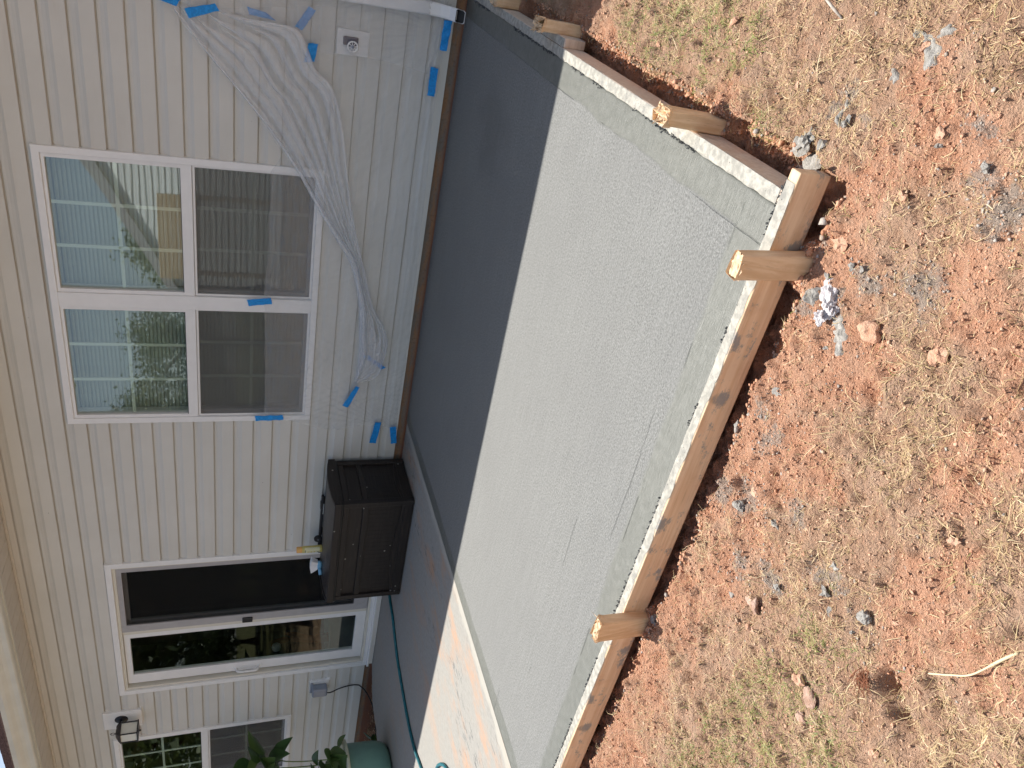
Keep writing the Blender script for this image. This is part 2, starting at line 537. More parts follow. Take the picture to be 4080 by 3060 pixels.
t = NT('dry_grass')
tint = t.attr('tint')
c = t.ramp(tint, [(0.0, (0.21, 0.14, 0.065)), (0.35, (0.42, 0.30, 0.15)), (0.7, (0.60, 0.46, 0.25)), (1.0, (0.76, 0.63, 0.41))])
p = t.principled(c, 0.65, 0.3)
M['straw'] = t.m
t = NT('green_grass')
c = t.ramp(t.attr('tint'), [(0.0, (0.085, 0.125, 0.022)), (0.5, (0.19, 0.23, 0.055)), (1.0, (0.36, 0.36, 0.11))])
t.principled(c, 0.55, 0.35)
M['green'] = t.m
t = NT('soil_crumbs')
v = t.geo()
c = t.ramp(t.attr('tint'), [(0.0, (0.55, 0.27, 0.16)), (0.45, (0.75, 0.43, 0.285)), (0.75, (0.68, 0.48, 0.34)), (0.86, (0.36, 0.33, 0.29)), (1.0, (0.50, 0.47, 0.43))])
c = t.mix(t.math('MULTIPLY', t.noise(v, 120, 3), 0.35), c, (0.3, 0.18, 0.12))
t.principled(c, 0.95, 0.1, normal=t.bump(t.noise(v, 200, 3), 0.5, 0.004))
M['crumb'] = t.m


def mat_rock(name, a, b, sc=40):
    t = NT(name)
    v = t.geo()
    n = t.noise(v, sc, 5, 0.68)
    c = t.mix(t.step(n, 0.32, 0.7), a, b)
    t.principled(c, 0.92, 0.15, normal=t.bump(t.noise(v, sc * 2.5, 4, 0.7), 0.8, 0.008))
    return t.m


M['clod'] = mat_rock('clay_clod', (0.53, 0.295, 0.19), (0.69, 0.44, 0.31))
M['whitestone'] = mat_rock('white_mortar_lump', (0.50, 0.46, 0.47), (0.82, 0.80, 0.80), 60)
M['greystone'] = mat_rock('grey_mortar_lump', (0.28, 0.262, 0.235), (0.46, 0.44, 0.405), 60)
M['tanstone'] = mat_rock('tan_stone', (0.40, 0.25, 0.18), (0.56, 0.40, 0.32))

# resin deck box
t = NT('dark_brown_resin')
v = t.geo()
wood = t.noise(t.geo((6, 6, 90)), 1.0, 4, 0.6)
spk = t.math('MULTIPLY', t.step(t.voro(t.geo((1, 1.0, 1)), 17), 0.13, 0.09), t.step(t.noise(v, 7, 3), 0.50, 0.56))
c = t.mix(t.step(wood, 0.35, 0.7), (0.015, 0.0110, 0.0095), (0.025, 0.0190, 0.0165))
c = t.mix(spk, c, (0.35, 0.33, 0.30))
t.principled(c, 0.5, 0.4, normal=t.bump(wood, 0.35, 0.006))
M['box'] = t.m
t = NT('dark_brown_lid')
v = t.geo()
n = t.noise(v, 25, 4)
c = t.mix(t.step(n, 0.35, 0.7), (0.030, 0.026, 0.026), (0.045, 0.040, 0.039))
t.principled(c, 0.42, 0.5, normal=t.bump(t.noise(v, 300, 2), 0.15, 0.002))
M['lid'] = t.m

# foliage
def mat_leaf(name, a, b):
    t = NT(name)
    n = t.noise(t.coord('Object'), 30, 3)
    r = t.rand()
    c = t.mix(r, a, b)
    c = t.mix(t.math('MULTIPLY', t.step(n, 0.5, 0.75), 0.4), c, b)
    p = t.node('ShaderNodeBsdfPrincipled')
    t.link(c, p.inputs['Base Color'])
    p.inputs['Roughness'].default_value = 0.45
    tl = t.node('ShaderNodeBsdfTranslucent')
    t.link(c, tl.inputs['Color'])
    m = t.node('ShaderNodeMixShader')
    m.inputs[0].default_value = 0.25
    t.link(p.outputs[0], m.inputs[1])
    t.link(tl.outputs[0], m.inputs[2])
    t.link(m.outputs[0], t.out.inputs[0])
    return t.m


M['leaf'] = mat_leaf('broad_leaf', (0.035, 0.085, 0.025), (0.085, 0.15, 0.04))
M['treeleaf'] = mat_leaf('tree_leaf', (0.03, 0.055, 0.018), (0.10, 0.14, 0.04))
M['paleleaf'] = mat_leaf('pale_tree_leaf', (0.09, 0.13, 0.045), (0.20, 0.23, 0.09))
M['stem'] = mat_plain('plant_stem', (0.16, 0.22, 0.07), 0.6, 0.3, var=0.2)
M['bark'] = mat_plain('bark', (0.12, 0.085, 0.06), 0.9, 0.1, var=0.35, scale=20, bump=0.5)
M['driftroot'] = mat_plain('red_root', (0.30, 0.13, 0.075), 0.9, 0.1, var=0.3, scale=50)
M['twig'] = mat_plain('grey_twig', (0.42, 0.37, 0.32), 0.85, 0.1, var=0.25, scale=60)
M['driftwood'] = mat_plain('red_brown_trunk', (0.16, 0.06, 0.03), 0.8, 0.2, var=0.3)
M['potgreen'] = mat_plain('pale_green_pot', (0.30, 0.42, 0.36), 0.4, 0.4)
M['globe'] = mat_plain('white_globe', (0.75, 0.76, 0.74), 0.3, 0.5)
M['shingle'] = mat_plain('brown_shingle', (0.17, 0.11, 0.095), 0.95, 0.1, var=0.35, scale=40, bump=0.6)
M['nsiding'] = mat_plain('pale_siding', (0.78, 0.82, 0.82), 0.6, 0.3, var=0.03)
M['soilstrip'] = mat_rock('damp_red_soil', (0.10, 0.055, 0.035), (0.24, 0.12, 0.07), 20)

# ------------------------------------------------------------------ mesh helpers


def new_obj(name, me, mat=None, parent=None):
    o = bpy.data.objects.new(name, me)
    COL.objects.link(o)
    if mat is not None and me is not None and not me.materials:
        me.materials.append(mat)
    if parent is not None:
        o.parent = parent
    return o


def pydata(name, verts, faces, mat=None, parent=None, smooth=False):
    me = bpy.data.meshes.new(name)
    me.from_pydata([tuple(map(float, q)) for q in verts], [], [tuple(f) for f in faces])
    me.update()
    if smooth:
        me.polygons.foreach_set('use_smooth', [True] * len(me.polygons))
    return new_obj(name, me, mat, parent)


def bulk(name, V, F, mat, attrs=None, smooth=False):
    """numpy verts (n,3) and faces (m,k) -> mesh object"""
    me = bpy.data.meshes.new(name)
    V = np.asarray(V, dtype=np.float32)
    F = np.asarray(F, dtype=np.int32)
    k = F.shape[1]
    me.vertices.add(len(V))
    me.vertices.foreach_set('co', V.ravel())
    me.loops.add(F.size)
    me.loops.foreach_set('vertex_index', F.ravel())
    me.polygons.add(len(F))
    me.polygons.foreach_set('loop_start', np.arange(0, F.size, k, dtype=np.int32))
    me.polygons.foreach_set('loop_total', np.full(len(F), k, dtype=np.int32))
    if smooth:
        me.polygons.foreach_set('use_smooth', np.ones(len(F), dtype=bool))
    me.update(calc_edges=True)
    me.validate()
    for an, av in (attrs or {}).items():
        a = me.attributes.new(an, 'FLOAT', 'POINT')
        a.data.foreach_set('value', np.asarray(av, dtype=np.float32))
    return new_obj(name, me, mat)


def box(name, lo, hi, mat, parent=None, bevel=0.0, seg=2, origin=None):
    lo, hi = Vector(lo), Vector(hi)
    c = (lo + hi) / 2 if origin is None else Vector(origin)
    bm = bmesh.new()
    bmesh.ops.create_cube(bm, size=1.0)
    d = hi - lo
    mid = (lo + hi) / 2
    for q in bm.verts:
        q.co = Vector((q.co.x * d.x, q.co.y * d.y, q.co.z * d.z)) + mid - c
    if bevel > 0:
        bmesh.ops.bevel(bm, geom=list(bm.edges), offset=min(bevel, min(abs(d.x), abs(d.y), abs(d.z)) * 0.45), segments=seg, profile=0.5, affect='EDGES')
    me = bpy.data.meshes.new(name)
    bm.to_mesh(me)
    bm.free()
    o = new_obj(name, me, mat, parent)
    o.location = c
    if parent is not None:
        o.location = c - Vector(parent.location) if parent.type == 'EMPTY' or True else c
    return o


def fix_parent(o, parent, loc):
    o.parent = parent
    o.location = Vector(loc) - world_loc(parent)


def world_loc(o):
    v = Vector(o.location)
    while o.parent is not None:
        o = o.parent
        v += Vector(o.location)
    return v


def wbox(name, lo, hi, mat, parent=None, bevel=0.0, seg=2):
    """box given in world coordinates; parents only ever carry a location"""
    o = box(name, lo, hi, mat, None, bevel, seg)
    if parent is not None:
        o.parent = parent
        o.location = Vector(o.location) - world_loc(parent)
    return o


def wpy(name, verts, faces, mat, parent=None, smooth=False, origin=None):
    """mesh given in world coordinates, its origin moved to its own middle (or to origin)"""
    A = np.asarray(verts, dtype=float)
    c = A.mean(axis=0) if origin is None else np.asarray(origin, dtype=float)
    o = pydata(name, A - c, faces, mat, None, smooth)
    o.location = Vector(c)
    if parent is not None:
        o.parent = parent
        o.location = Vector(c) - world_loc(parent)
    return o


def tag(o, label=None, cat=None, group=None, kind=None):
    if label:
        o['label'] = label
    if cat:
        o['category'] = cat
    if group:
        o['group'] = group
    if kind:
        o['kind'] = kind
    return o


def thing(name, label, cat, loc=(0, 0, 0), group=None):
    o = bpy.data.objects.new(name, None)
    o.empty_display_size = 0.1
    COL.objects.link(o)
    o.location = loc
    return tag(o, label, cat, group)


def catmull(pts, n=10):
    P = [Vector(q) for q in pts]
    P = [P[0] * 2 - P[1]] + P + [P[-1] * 2 - P[-2]]
    out = []
    for i in range(1, len(P) - 2):
        a, b, c, d = P[i - 1], P[i], P[i + 1], P[i + 2]
        for k in range(n):
            s = k / n
            out.append(0.5 * ((2 * b) + (c - a) * s + (2 * a - 5 * b + 4 * c - d) * s * s + (3 * b - a - 3 * c + d) * s ** 3))
    out.append(P[-2])
    return out


def tube_data(path, rad, seg=8, cap=True):
    path = [Vector(q) for q in path]
    n = len(path)
    rads = rad if isinstance(rad, (list, tuple)) else [rad] * n
    V, F = [], []
    up = Vector((0, 0, 1))
    for i, q in enumerate(path):
        d = (path[min(i + 1, n - 1)] - path[max(i - 1, 0)]).normalized()
        a = d.cross(up)
        if a.length < 1e-3:
            a = d.cross(Vector((1, 0, 0)))
        a.normalize()
        b = a.cross(d).normalized()
        for k in range(seg):
            w = 2 * math.pi * k / seg
            V.append(q + (a * math.cos(w) + b * math.sin(w)) * rads[i])
    for i in range(n - 1):
        for k in range(seg):
            k2 = (k + 1) % seg
            F.append((i * seg + k, i * seg + k2, (i + 1) * seg + k2, (i + 1) * seg + k))
    if cap:
        F.append(tuple(range(seg - 1, -1, -1)))
        F.append(tuple((n - 1) * seg + k for k in range(seg)))
    return V, F


def wtube(name, path, rad, mat, parent=None, seg=8, smooth=True):
    V, F = tube_data(path, rad, seg)
    return wpy(name, V, F, mat, parent, smooth)


def lathe_data(prof, c, seg=32, axis='Z'):
    V, F = [], []
    for r, z in prof:
        for k in range(seg):
            w = 2 * math.pi * k / seg
            if axis == 'Z':
                V.append((c[0] + r * math.cos(w), c[1] + r * math.sin(w), c[2] + z))
            else:
                V.append((c[0] + r * math.cos(w), c[1] - z, c[2] + r * math.sin(w)))
    for i in range(len(prof) - 1):
        for k in range(seg):
            k2 = (k + 1) % seg
            F.append((i * seg + k, i * seg + k2, (i + 1) * seg + k2, (i + 1) * seg + k))
    return V, F


def extrude_profile(prof, x0, x1, closed=True):
    """profile of (y,z) along X"""
    n = len(prof)
    V = [(x0, y, z) for y, z in prof] + [(x1, y, z) for y, z in prof]
    F = [(i, (i + 1) % n, n + (i + 1) % n, n + i) for i in range(n if closed else n - 1)]
    if closed:
        F += [tuple(range(n - 1, -1, -1)), tuple(range(n, 2 * n))]
    return V, F


# lattice noise in numpy
_TAB = {}


def vnoise(x, y, seed):
    if seed not in _TAB:
        _TAB[seed] = np.random.default_rng(seed).random((256, 256))
    r = _TAB[seed]
    xi, yi = np.floor(x).astype(int), np.floor(y).astype(int)
    fx, fy = x - xi, y - yi
    fx, fy = fx * fx * (3 - 2 * fx), fy * fy * (3 - 2 * fy)
    a = r[xi % 256, yi % 256]
    b = r[(xi + 1) % 256, yi % 256]
    c = r[xi % 256, (yi + 1) % 256]
    d = r[(xi + 1) % 256, (yi + 1) % 256]
    return (a * (1 - fx) + b * fx) * (1 - fy) + (c * (1 - fx) + d * fx) * fy


def fbm(x, y, scale, seed, octv=4, gain=0.5):
    s, amp, tot = 0, 1, 0
    for o in range(octv):
        s = s + amp * vnoise(x * scale * 2 ** o + 37.1 * o, y * scale * 2 ** o + 11.7 * o, seed + o)
        tot += amp
        amp *= gain
    return s / tot


def sstep(a, b, x):
    q = np.clip((x - a) / (b - a), 0, 1)
    return q * q * (3 - 2 * q)


# ------------------------------------------------------------------ ground
# blobs: x, y, radius
RED = [(-.35, -1.45, .22), (-.40, -1.75, .14), (-.40, -2.65, .12), (-.62, -3.16, .16), (-.87, -3.14, .2), (-1.09, -3.16, .2), (-1.33, -3.12, .16), (-1.73, -3.16, .2), (-2.03, -3.17, .22),
       (-2.44, -3.17, .25), (-2.9, -3.2, .25), (-.35, -3.21, .09), (-.50, -3.19, .10), (-.21, -3.38, .12), (-.14, -3.27, .09), (-.27, -3.44, .06), (-.42, -3.60, .1), (-1.0, -3.86, .10),
       (-1.12, -3.83, .09), (-1.03, -3.95, .09), (-.73, -3.38, .12), (-.50, -3.66, .10), (-.62, -3.78, .12), (-1.0, -3.40, .1), (-1.25, -3.3, .12), (-.8, -3.75, .08), (-1.5, -3.3, .1)]
GREY = [(-1.22, -3.29, .09), (-1.03, -3.30, .06), (-1.29, -3.20, .07), (-.99, -3.22, .04), (-.68, -3.27, .045), (-.54, -3.42, .07), (-.21, -3.40, .05), (-1.12, -3.44, .06),
        (-.5, -3.14, .035), (-.30, -3.47, .07), (-.33, -3.55, .07), (-.70, -3.14, .04), (-.26, -3.05, .05), (-.28, -3.13, .035), (-.60, -3.33, .05), (-1.42, -3.36, .05), (-1.2, -3.62, .06), (-1.35, -3.47, .06)]
GREEN = [(-.24, -2.21, .10), (-.26, -1.90, .10), (-.30, -2.12, .08), (-.18, -2.42, .10), (-.27, -2.40, .07), (-.36, -2.40, .05), (-.14, -2.1, .1), (-.2, -2.6, .06), (-.37, -2.78, .05),
         (-1.68, -3.60, .08), (-1.91, -3.55, .08), (-1.50, -3.77, .08), (-1.29, -3.75, .03), (-1.72, -3.74, .09), (-1.36, -3.65, .05), (-1.55, -3.63, .06), (-1.85, -3.68, .1), (-2.1, -3.5, .08), (-1.6, -3.9, .1), (-1.75, -3.9, .15)]
HOLES = [(-1.262, -3.850, .026, .05), (-1.285, -3.90, .020, .035), (-1.235, -3.83, .016, .03), (-1.30, -3.93, .025, .02), (-.365, -2.60, .022, .03), (-.345, -2.72, .018, .03), (-1.53, -3.12, .018, .03), (-1.70, -3.33, .03, .02), (-1.78, -3.32, .028, .02), (-1.9, -3.36, .03, .02), (-1.39, -3.5, .015, .02)]


def blobs(x, y, L, seed, warp=0.09):
    wx = x + (fbm(x, y, 7, seed) - .5) * warp * 2
    wy = y + (fbm(x, y, 7, seed + 50) - .5) * warp * 2
    m = np.zeros_like(x)
    for bx, by, r in L:
        m = np.maximum(m, np.exp(-(((wx - bx) ** 2 + (wy - by) ** 2) / (r * r)) * 0.9))
    return m


def front_y(x):
    """outer face of the front form board"""
    return -3.09 + 0.015 * (-0.45 - x)


def lawn_z(x, y):
    d = np.maximum(front_y(x) - y, x + 0.455)      # distance outside the forms
    z = -0.080 - 0.014 * sstep(0.0, 0.9, d)
    z = z + (fbm(x, y, 5, 1, 3) - .5) * 0.045
    z = z + (fbm(x, y, 17, 5, 3) - .5) * 0.040
    z = z + (fbm(x, y, 48, 9, 3) - .5) * 0.026
    z = z + np.maximum(0, fbm(x, y, 30, 14, 2) - .60) * 0.07
    # dug trench beside the boards with a ragged outer lip
    wtr = 0.062 + 0.030 * (fbm(x, y, 9, 21, 3) - .5) * 2
    tz = -0.135 + (fbm(x, y, 40, 23, 3) - .5) * 0.05
    kk = sstep(wtr + .010, wtr - .012, d)
    for (tx, ty) in ((-.622, -3.117), (-1.95, -3.09), (-.432, -2.575), (-.405, -1.385), (-.432, -.60)):
        rr = np.hypot(x - tx, y - ty)
        kk = kk * sstep(.045, .095, rr)
    z = z * (1 - kk) + np.minimum(z, tz) * kk
    for hx, hy, r, dep in HOLES:
        z = z - dep * (.25 + 1.5 * fbm(x, y, 46, 33, 2)) * np.exp(-(((x - hx) ** 2 + (y - hy) ** 2) / (r * r)) ** 1.5)
    # never above the form boards beside them
    z = np.where(d < 0.05, np.minimum(z, -0.080), z)
    return z


def red_mask(x, y):
    d = np.maximum(front_y(x) - y, x + 0.455)
    m = np.maximum(blobs(x, y, RED, 60), 0.95 * sstep(0.10, 0.02, d))
    return np.clip(m + (fbm(x, y, 3.0, 71) - .5) * 0.5, 0, 1)


def grey_mask(x, y):
    return np.clip(.8 * blobs(x, y, GREY, 80, 0.10) + .35 * (fbm(x, y, 5, 85, 3) - .52), 0, 1)


GS = 0.007
gx = np.arange(-3.6, 0.66, GS)
gy = np.arange(-4.6, -0.30, GS)
GX, GY = np.meshgrid(gx, gy, indexing='ij')
GZ = lawn_z(GX, GY)
edge_d = np.minimum(np.minimum(GX - gx[0], gx[-1] - GX), GY - gy[0])
GZ = GZ + (-0.17 - GZ) * sstep(0.25, 0.0, edge_d)
V = np.stack([GX, GY, GZ], -1).reshape(-1, 3)
ni, nj = GX.shape
idx = np.arange(ni * nj).reshape(ni, nj)
F = np.stack([idx[:-1, :-1], idx[1:, :-1], idx[1:, 1:], idx[:-1, 1:]], -1).reshape(-1, 4)
cxy = V[F].mean(axis=1)
keep = ~((cxy[:, 0] > -3.36) & (cxy[:, 0] < -0.53) & (cxy[:, 1] > -3.0))
F = F[keep]
R_ATT = red_mask(V[:, 0], V[:, 1])
G_ATT = grey_mask(V[:, 0], V[:, 1])
# far sheet out to the horizon
n0 = len(V)
far = []
B0x, B1x, B0y, B1y = gx[0] + 0.02, gx[-1] - 0.02, gy[0] + 0.02, -0.31
R = 150.0
xs = [-R, -20, B0x, B1x, 20, R]
ys = [-R, -20, B0y, B1y, 20, R]
fv = [(a, b, -0.172) for a in xs for b in ys]
ff = []
for i in range(5):
    for j in range(5):
        if i == 2 and j == 2:
            continue
        a = n0 + i * 6 + j
        ff.append((a, a + 6, a + 7, a + 1))
V = np.vstack([V, np.array(fv)])
F = np.vstack([F, np.array(ff)])
R_ATT = np.concatenate([R_ATT, np.full(36, 0.1)])
G_ATT = np.concatenate([G_ATT, np.zeros(36)])
T_ATT = np.concatenate([np.zeros(n0), np.array([0.0 if (i in (2, 3) and j in (2, 3)) else 1.0 for i in range(6) for j in range(6)])])
ground = bulk('ground', V, F, M['ground'], {'red_clay': R_ATT, 'cement_dust': G_ATT, 'turf': T_ATT}, smooth=True)
tag(ground, 'trampled red clay lawn around the new slab', 'ground', kind='structure')

# ------------------------------------------------------------------ slabs


def edge_coords(a, b, step):
    e = [0, .0015, .004, .008, .014, .022]
    mid = list(np.arange(a + .04, b - .04, step))
    return np.array([a + q for q in e] + mid + [b - q for q in reversed(e)])


sx = edge_coords(SX0, SX1, 0.03)
sy = edge_coords(SY0, SY1, 0.03)
A, B = np.meshgrid(sx, sy, indexing='ij')
d = np.minimum(np.minimum(A - SX0, SX1 - A), B - SY0)
Z = -0.011 * (1 - np.sqrt(np.clip(1 - (1 - np.clip(d / .011, 0, 1)) ** 2, 0, 1)))
Z = Z + (fbm(A, B, 1.3, 90, 3) - .5) * 0.004
# front edge follows the slightly skewed form
Bs = B + np.where(True, 0.0135 * (-0.45 - A) * sstep(0.0, -3.03, B), 0)
Bs = Bs - 0.0225 * sstep(0.0, -3.03, B)
V = np.stack([A, Bs, Z], -1).reshape(-1, 3)
ni, nj = A.shape
idx = np.arange(ni * nj).reshape(ni, nj)
F = np.stack([idx[:-1, :-1], idx[1:, :-1], idx[1:, 1:], idx[:-1, 1:]], -1).reshape(-1, 4).tolist()
V = V.tolist()
rim = list(idx[:, 0]) + list(idx[-1, 1:]) + list(idx[-2::-1, -1]) + list(idx[0, -2:0:-1])
base = len(V)
for r_ in rim:
    q = V[r_]
    V.append((q[0], q[1], -0.11))
m_ = len(rim)
for i in range(m_):
    F.append((rim[i], base + i, base + (i + 1) % m_, rim[(i + 1) % m_]))
slab = pydata('concrete_slab', V, F, M['concrete'], None, True)
tag(slab, 'fresh grey concrete slab with smooth trowelled borders', 'concrete slab', kind='structure')

# old patio with a ragged back edge beside the door
pts = [(-3.394, -0.004), (-3.394, -3.02), (-6.0, -3.02), (-9.5, -3.02), (-9.5, -0.95), (-8.2, -0.80), (-7.2, -0.72), (-6.75, -0.68), (-6.52, -0.60), (-6.47, -0.48), (-6.46, -0.36), (-6.42, -0.22), (-6.33, -0.13), (-6.21, -0.05), (-6.165, -0.004)]
rag = []
for i in range(len(pts)):
    a, b = Vector(pts[i]), Vector(pts[(i + 1) % len(pts)])
    n = 1 if i in (0, 1, 2, 3, 14) else 6
    for k in range(n):
        q = a.lerp(b, k / n)
        if i not in (0, 1, 2, 3, 14):
            q += Vector((random.uniform(-.012, .012), random.uniform(-.012, .012)))
        rag.append(q)
n = len(rag)
V = [(q.x, q.y, -0.003) for q in rag] + [(q.x, q.y, -0.14) for q in rag]
F = [tuple(range(n - 1, -1, -1))] + [(i, (i + 1) % n, n + (i + 1) % n, n + i) for i in range(n)]
old = pydata('old_patio', V, F, M['oldconcrete'])
bm = bmesh.new()
bm.from_mesh(old.data)
bmesh.ops.recalc_face_normals(bm, faces=bm.faces)
bm.to_mesh(old.data)
bm.free()
tag(old, 'older pale concrete patio stained with red clay', 'patio', kind='structure')

# soil strip between the old patio and the wall
sxs = np.linspace(-9.6, -6.1, 120)
sys_ = np.linspace(-1.1, 0.05, 45)
A, B = np.meshgrid(sxs, sys_, indexing='ij')
Z = -0.075 + (fbm(A, B, 14, 200, 4) - .5) * 0.07
idx = np.arange(A.size).reshape(A.shape)
F = np.stack([idx[:-1, :-1], idx[1:, :-1], idx[1:, 1:], idx[:-1, 1:]], -1).reshape(-1, 4)
so = bulk('soil_strip', np.stack([A, B, Z], -1).reshape(-1, 3), F, M['soilstrip'], smooth=True)
tag(so, 'damp red soil strip between the patio and the wall', 'soil', kind='structure')

# ------------------------------------------------------------------ house
XL, XR = -9.5, 0.55
house = thing('house', 'beige vinyl sided house wall with white windows and sliding door', 'house', (-4.5, 0.2, 0))
W1 = (-3.332, -1.535, 0.700, 2.199)
DR = (-6.145, -4.615, -0.004, 2.094)
W2 = (-8.545, -6.750, 0.695, 2.186)
OPEN = [W1, DR, W2]

# structural wall behind the siding
wall_boxes = []
zs = sorted({-0.3, 0.061, 2.66, W1[2], W1[3], DR[3], W2[2], W2[3]})
Vw, Fw = [], []


def add_box(V, F, lo, hi):
    b = len(V)
    for k in range(8):
        V.append((hi[0] if k & 1 else lo[0], hi[1] if k & 2 else lo[1], hi[2] if k & 4 else lo[2]))
    for f in ((0, 2, 3, 1), (4, 5, 7, 6), (0, 1, 5, 4), (2, 6, 7, 3), (0, 4, 6, 2), (1, 3, 7, 5)):
        F.append(tuple(b + q for q in f))


ins = 0.03
for (x0, x1, z0, z1) in ((XL, W2[0] + ins, .064, 2.66), (W2[1] - ins, DR[0] + ins, .064, 2.66), (DR[1] - ins, W1[0] + ins, .064, 2.66), (W1[1] - ins, XR, .064, 2.66),
                         (W2[0] + ins, W2[1] - ins, .064, W2[2] + ins), (W2[0] + ins, W2[1] - ins, W2[3] - ins, 2.66), (DR[0] + ins, DR[1] - ins, DR[3] - ins, 2.66),
                         (W1[0] + ins, W1[1] - ins, .064, W1[2] + ins), (W1[0] + ins, W1[1] - ins, W1[3] - ins, 2.66)):
    add_box(Vw, Fw, (x0, 0.0045, z0), (x1, 0.14, z1))
wpy('wall', Vw, Fw, M['sheathing'], house)
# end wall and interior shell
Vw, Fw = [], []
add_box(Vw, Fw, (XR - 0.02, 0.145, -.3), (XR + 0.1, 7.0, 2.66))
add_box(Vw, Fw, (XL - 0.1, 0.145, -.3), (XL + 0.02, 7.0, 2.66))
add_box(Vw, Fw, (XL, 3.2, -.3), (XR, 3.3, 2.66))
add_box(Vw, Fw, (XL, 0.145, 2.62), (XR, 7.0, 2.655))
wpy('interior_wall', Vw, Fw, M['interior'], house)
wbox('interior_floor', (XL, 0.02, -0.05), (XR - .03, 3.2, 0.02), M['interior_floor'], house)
wbox('foundation', (XL, 0.001, -0.3), (DR[0] - .002, 0.12, 0.0615), M['foundation'], house)
wbox('foundation', (DR[1] + .002, 0.001, -0.3), (XR, 0.12, 0.0615), M['foundation'], house)

# dutch-lap siding, every course a board, cut at the openings and at the lap seams
LIP = [(-0.0185, 0.0), (-0.0170, 0.070), (-0.0095, 0.086), (-0.0050, 0.104), (-0.0038, 0.1195), (0.0005, 0.1215), (0.0020, 0.133)]   # (y, z above the lip)


def clip_profile(z0, zlo, zhi):
    pr = [(y, z0 + h) for y, h in LIP]
    out = []
    for i in range(len(pr) - 1):
        (ya, za), (yb, zb) = pr[i], pr[i + 1]
        a, b = max(za, zlo), min(zb, zhi)
        if b - a <= 1e-5:
            continue
        ia = (a - za) / (zb - za)
        ib = (b - za) / (zb - za)
        pa, pb = (ya + (yb - ya) * ia, a), (ya + (yb - ya) * ib, b)
        if not out:
            out.append(pa)
        out.append(pb)
    return out


def siding_piece(x0, x1, z0, zlo, zhi, dy=0.0):
    pr = clip_profile(z0, zlo, zhi)
    if len(pr) < 2 or x1 - x0 < 0.005:
        return
    pr = [(y + dy, z) for y, z in pr]
    prof = pr + [(y + .0013, z) for y, z in reversed(pr)]
    V, F = extrude_profile(prof, x0, x1)
    wpy('siding_board', V, F, M['siding'], house)


SEAMS = {-3: -5.24, -2: -5.243, -1: -5.245, 13: -3.53, 14: -3.535, 11: -1.014, 12: -1.014, 3: -0.05, 0: -3.955}
for k in range(-3, 18):
    z0 = 2.224 - 0.127 * k
    zt_ = min(z0 + 0.133, 2.655)
    segs = [(XL, XR, z0, zt_)]
    for (ox0, ox1, oz0, oz1) in OPEN:
        nxt = []
        for (a, b, lo, hi) in segs:
            if oz1 <= lo + 1e-4 or oz0 >= hi - 1e-4 or b <= ox0 or a >= ox1:
                nxt.append((a, b, lo, hi))
                continue
            if a < ox0:
                nxt.append((a, ox0, lo, hi))
            if b > ox1:
                nxt.append((ox1, b, lo, hi))
            if hi > oz1 + .002:
                nxt.append((max(a, ox0), min(b, ox1), max(lo, oz1), hi))
            if lo < oz0 - .002:
                nxt.append((max(a, ox0), min(b, ox1), lo, min(hi, oz0)))
        segs = nxt
    for (a, b, lo, hi) in segs:
        s = SEAMS.get(k)
        if s is not None and a < s < b:
            siding_piece(a, s, z0, lo, hi)
            siding_piece(s - 0.0, b, z0, lo, hi, -0.0016)
        else:
            siding_piece(a, b, z0, lo, hi)
# starter strip lip under the lowest course
wbox('starter_strip', (DR[1] + .001, -0.012, 0.0635), (XR, 0.002, 0.072), M['cream'], house)
wbox('starter_strip', (XL, -0.012, 0.0635), (DR[0] - .001, 0.002, 0.072), M['cream'], house)
# corner post
wbox('corner_post', (XR - .001, -0.03, 0.06), (XR + .09, 0.16, 2.655), M['white'], house, 0.004)

# eave
npan = 34
for i in range(npan):
    x0 = XL + i * (XR + 0.1 - XL) / npan
    x1 = XL + (i + 1) * (XR + 0.1 - XL) / npan
    w = x1 - x0
    prof = [(x0, 2.660), (x0 + .008, 2.660), (x0 + .011, 2.664), (x0 + .018, 2.664), (x0 + .021, 2.660), (x0 + w * .5, 2.660), (x0 + w * .5 + .003, 2.664), (x0 + w * .5 + .010, 2.664), (x0 + w * .5 + .013, 2.660), (x1 - .0005, 2.660)]
    n = len(prof)
    V = [(x, -.322, z) for x, z in prof] + [(x, 0.002, z) for x, z in prof] + [(x, -.322, 2.672) for x, z in prof] + [(x, 0.002, 2.672) for x, z in prof]
    F = [(j, j + 1, n + j + 1, n + j) for j in range(n - 1)] + [(2 * n + j, 3 * n + j, 3 * n + j + 1, 2 * n + j + 1) for j in range(n - 1)]
    wpy('soffit_panel', V, F, M['soffit'], house)
wbox('soffit_trim', (XL, -0.034, 2.642), (XR, -0.005, 2.6595), M['soffit'], house, 0.003)
wbox('fascia', (XL, -0.346, 2.645), (XR + .1, -0.3235, 2.83), M['gutter'], house)
prof = [(-.347, 2.80), (-.347, 2.652), (-.400, 2.652), (-.410, 2.660), (-.414, 2.690), (-.424, 2.712), (-.444, 2.732), (-.456, 2.752), (-.459, 2.782), (-.446, 2.787), (-.444, 2.783), (-.455, 2.780), (-.452, 2.754), (-.441, 2.736), (-.420, 2.716), (-.410, 2.692), (-.404, 2.664), (-.398, 2.656), (-.351, 2.656), (-.351, 2.80)]
V, F = extrude_profile(prof, XL, XR + .1, True)
wpy('gutter', V, F[:len(prof)], M['gutter'], house)
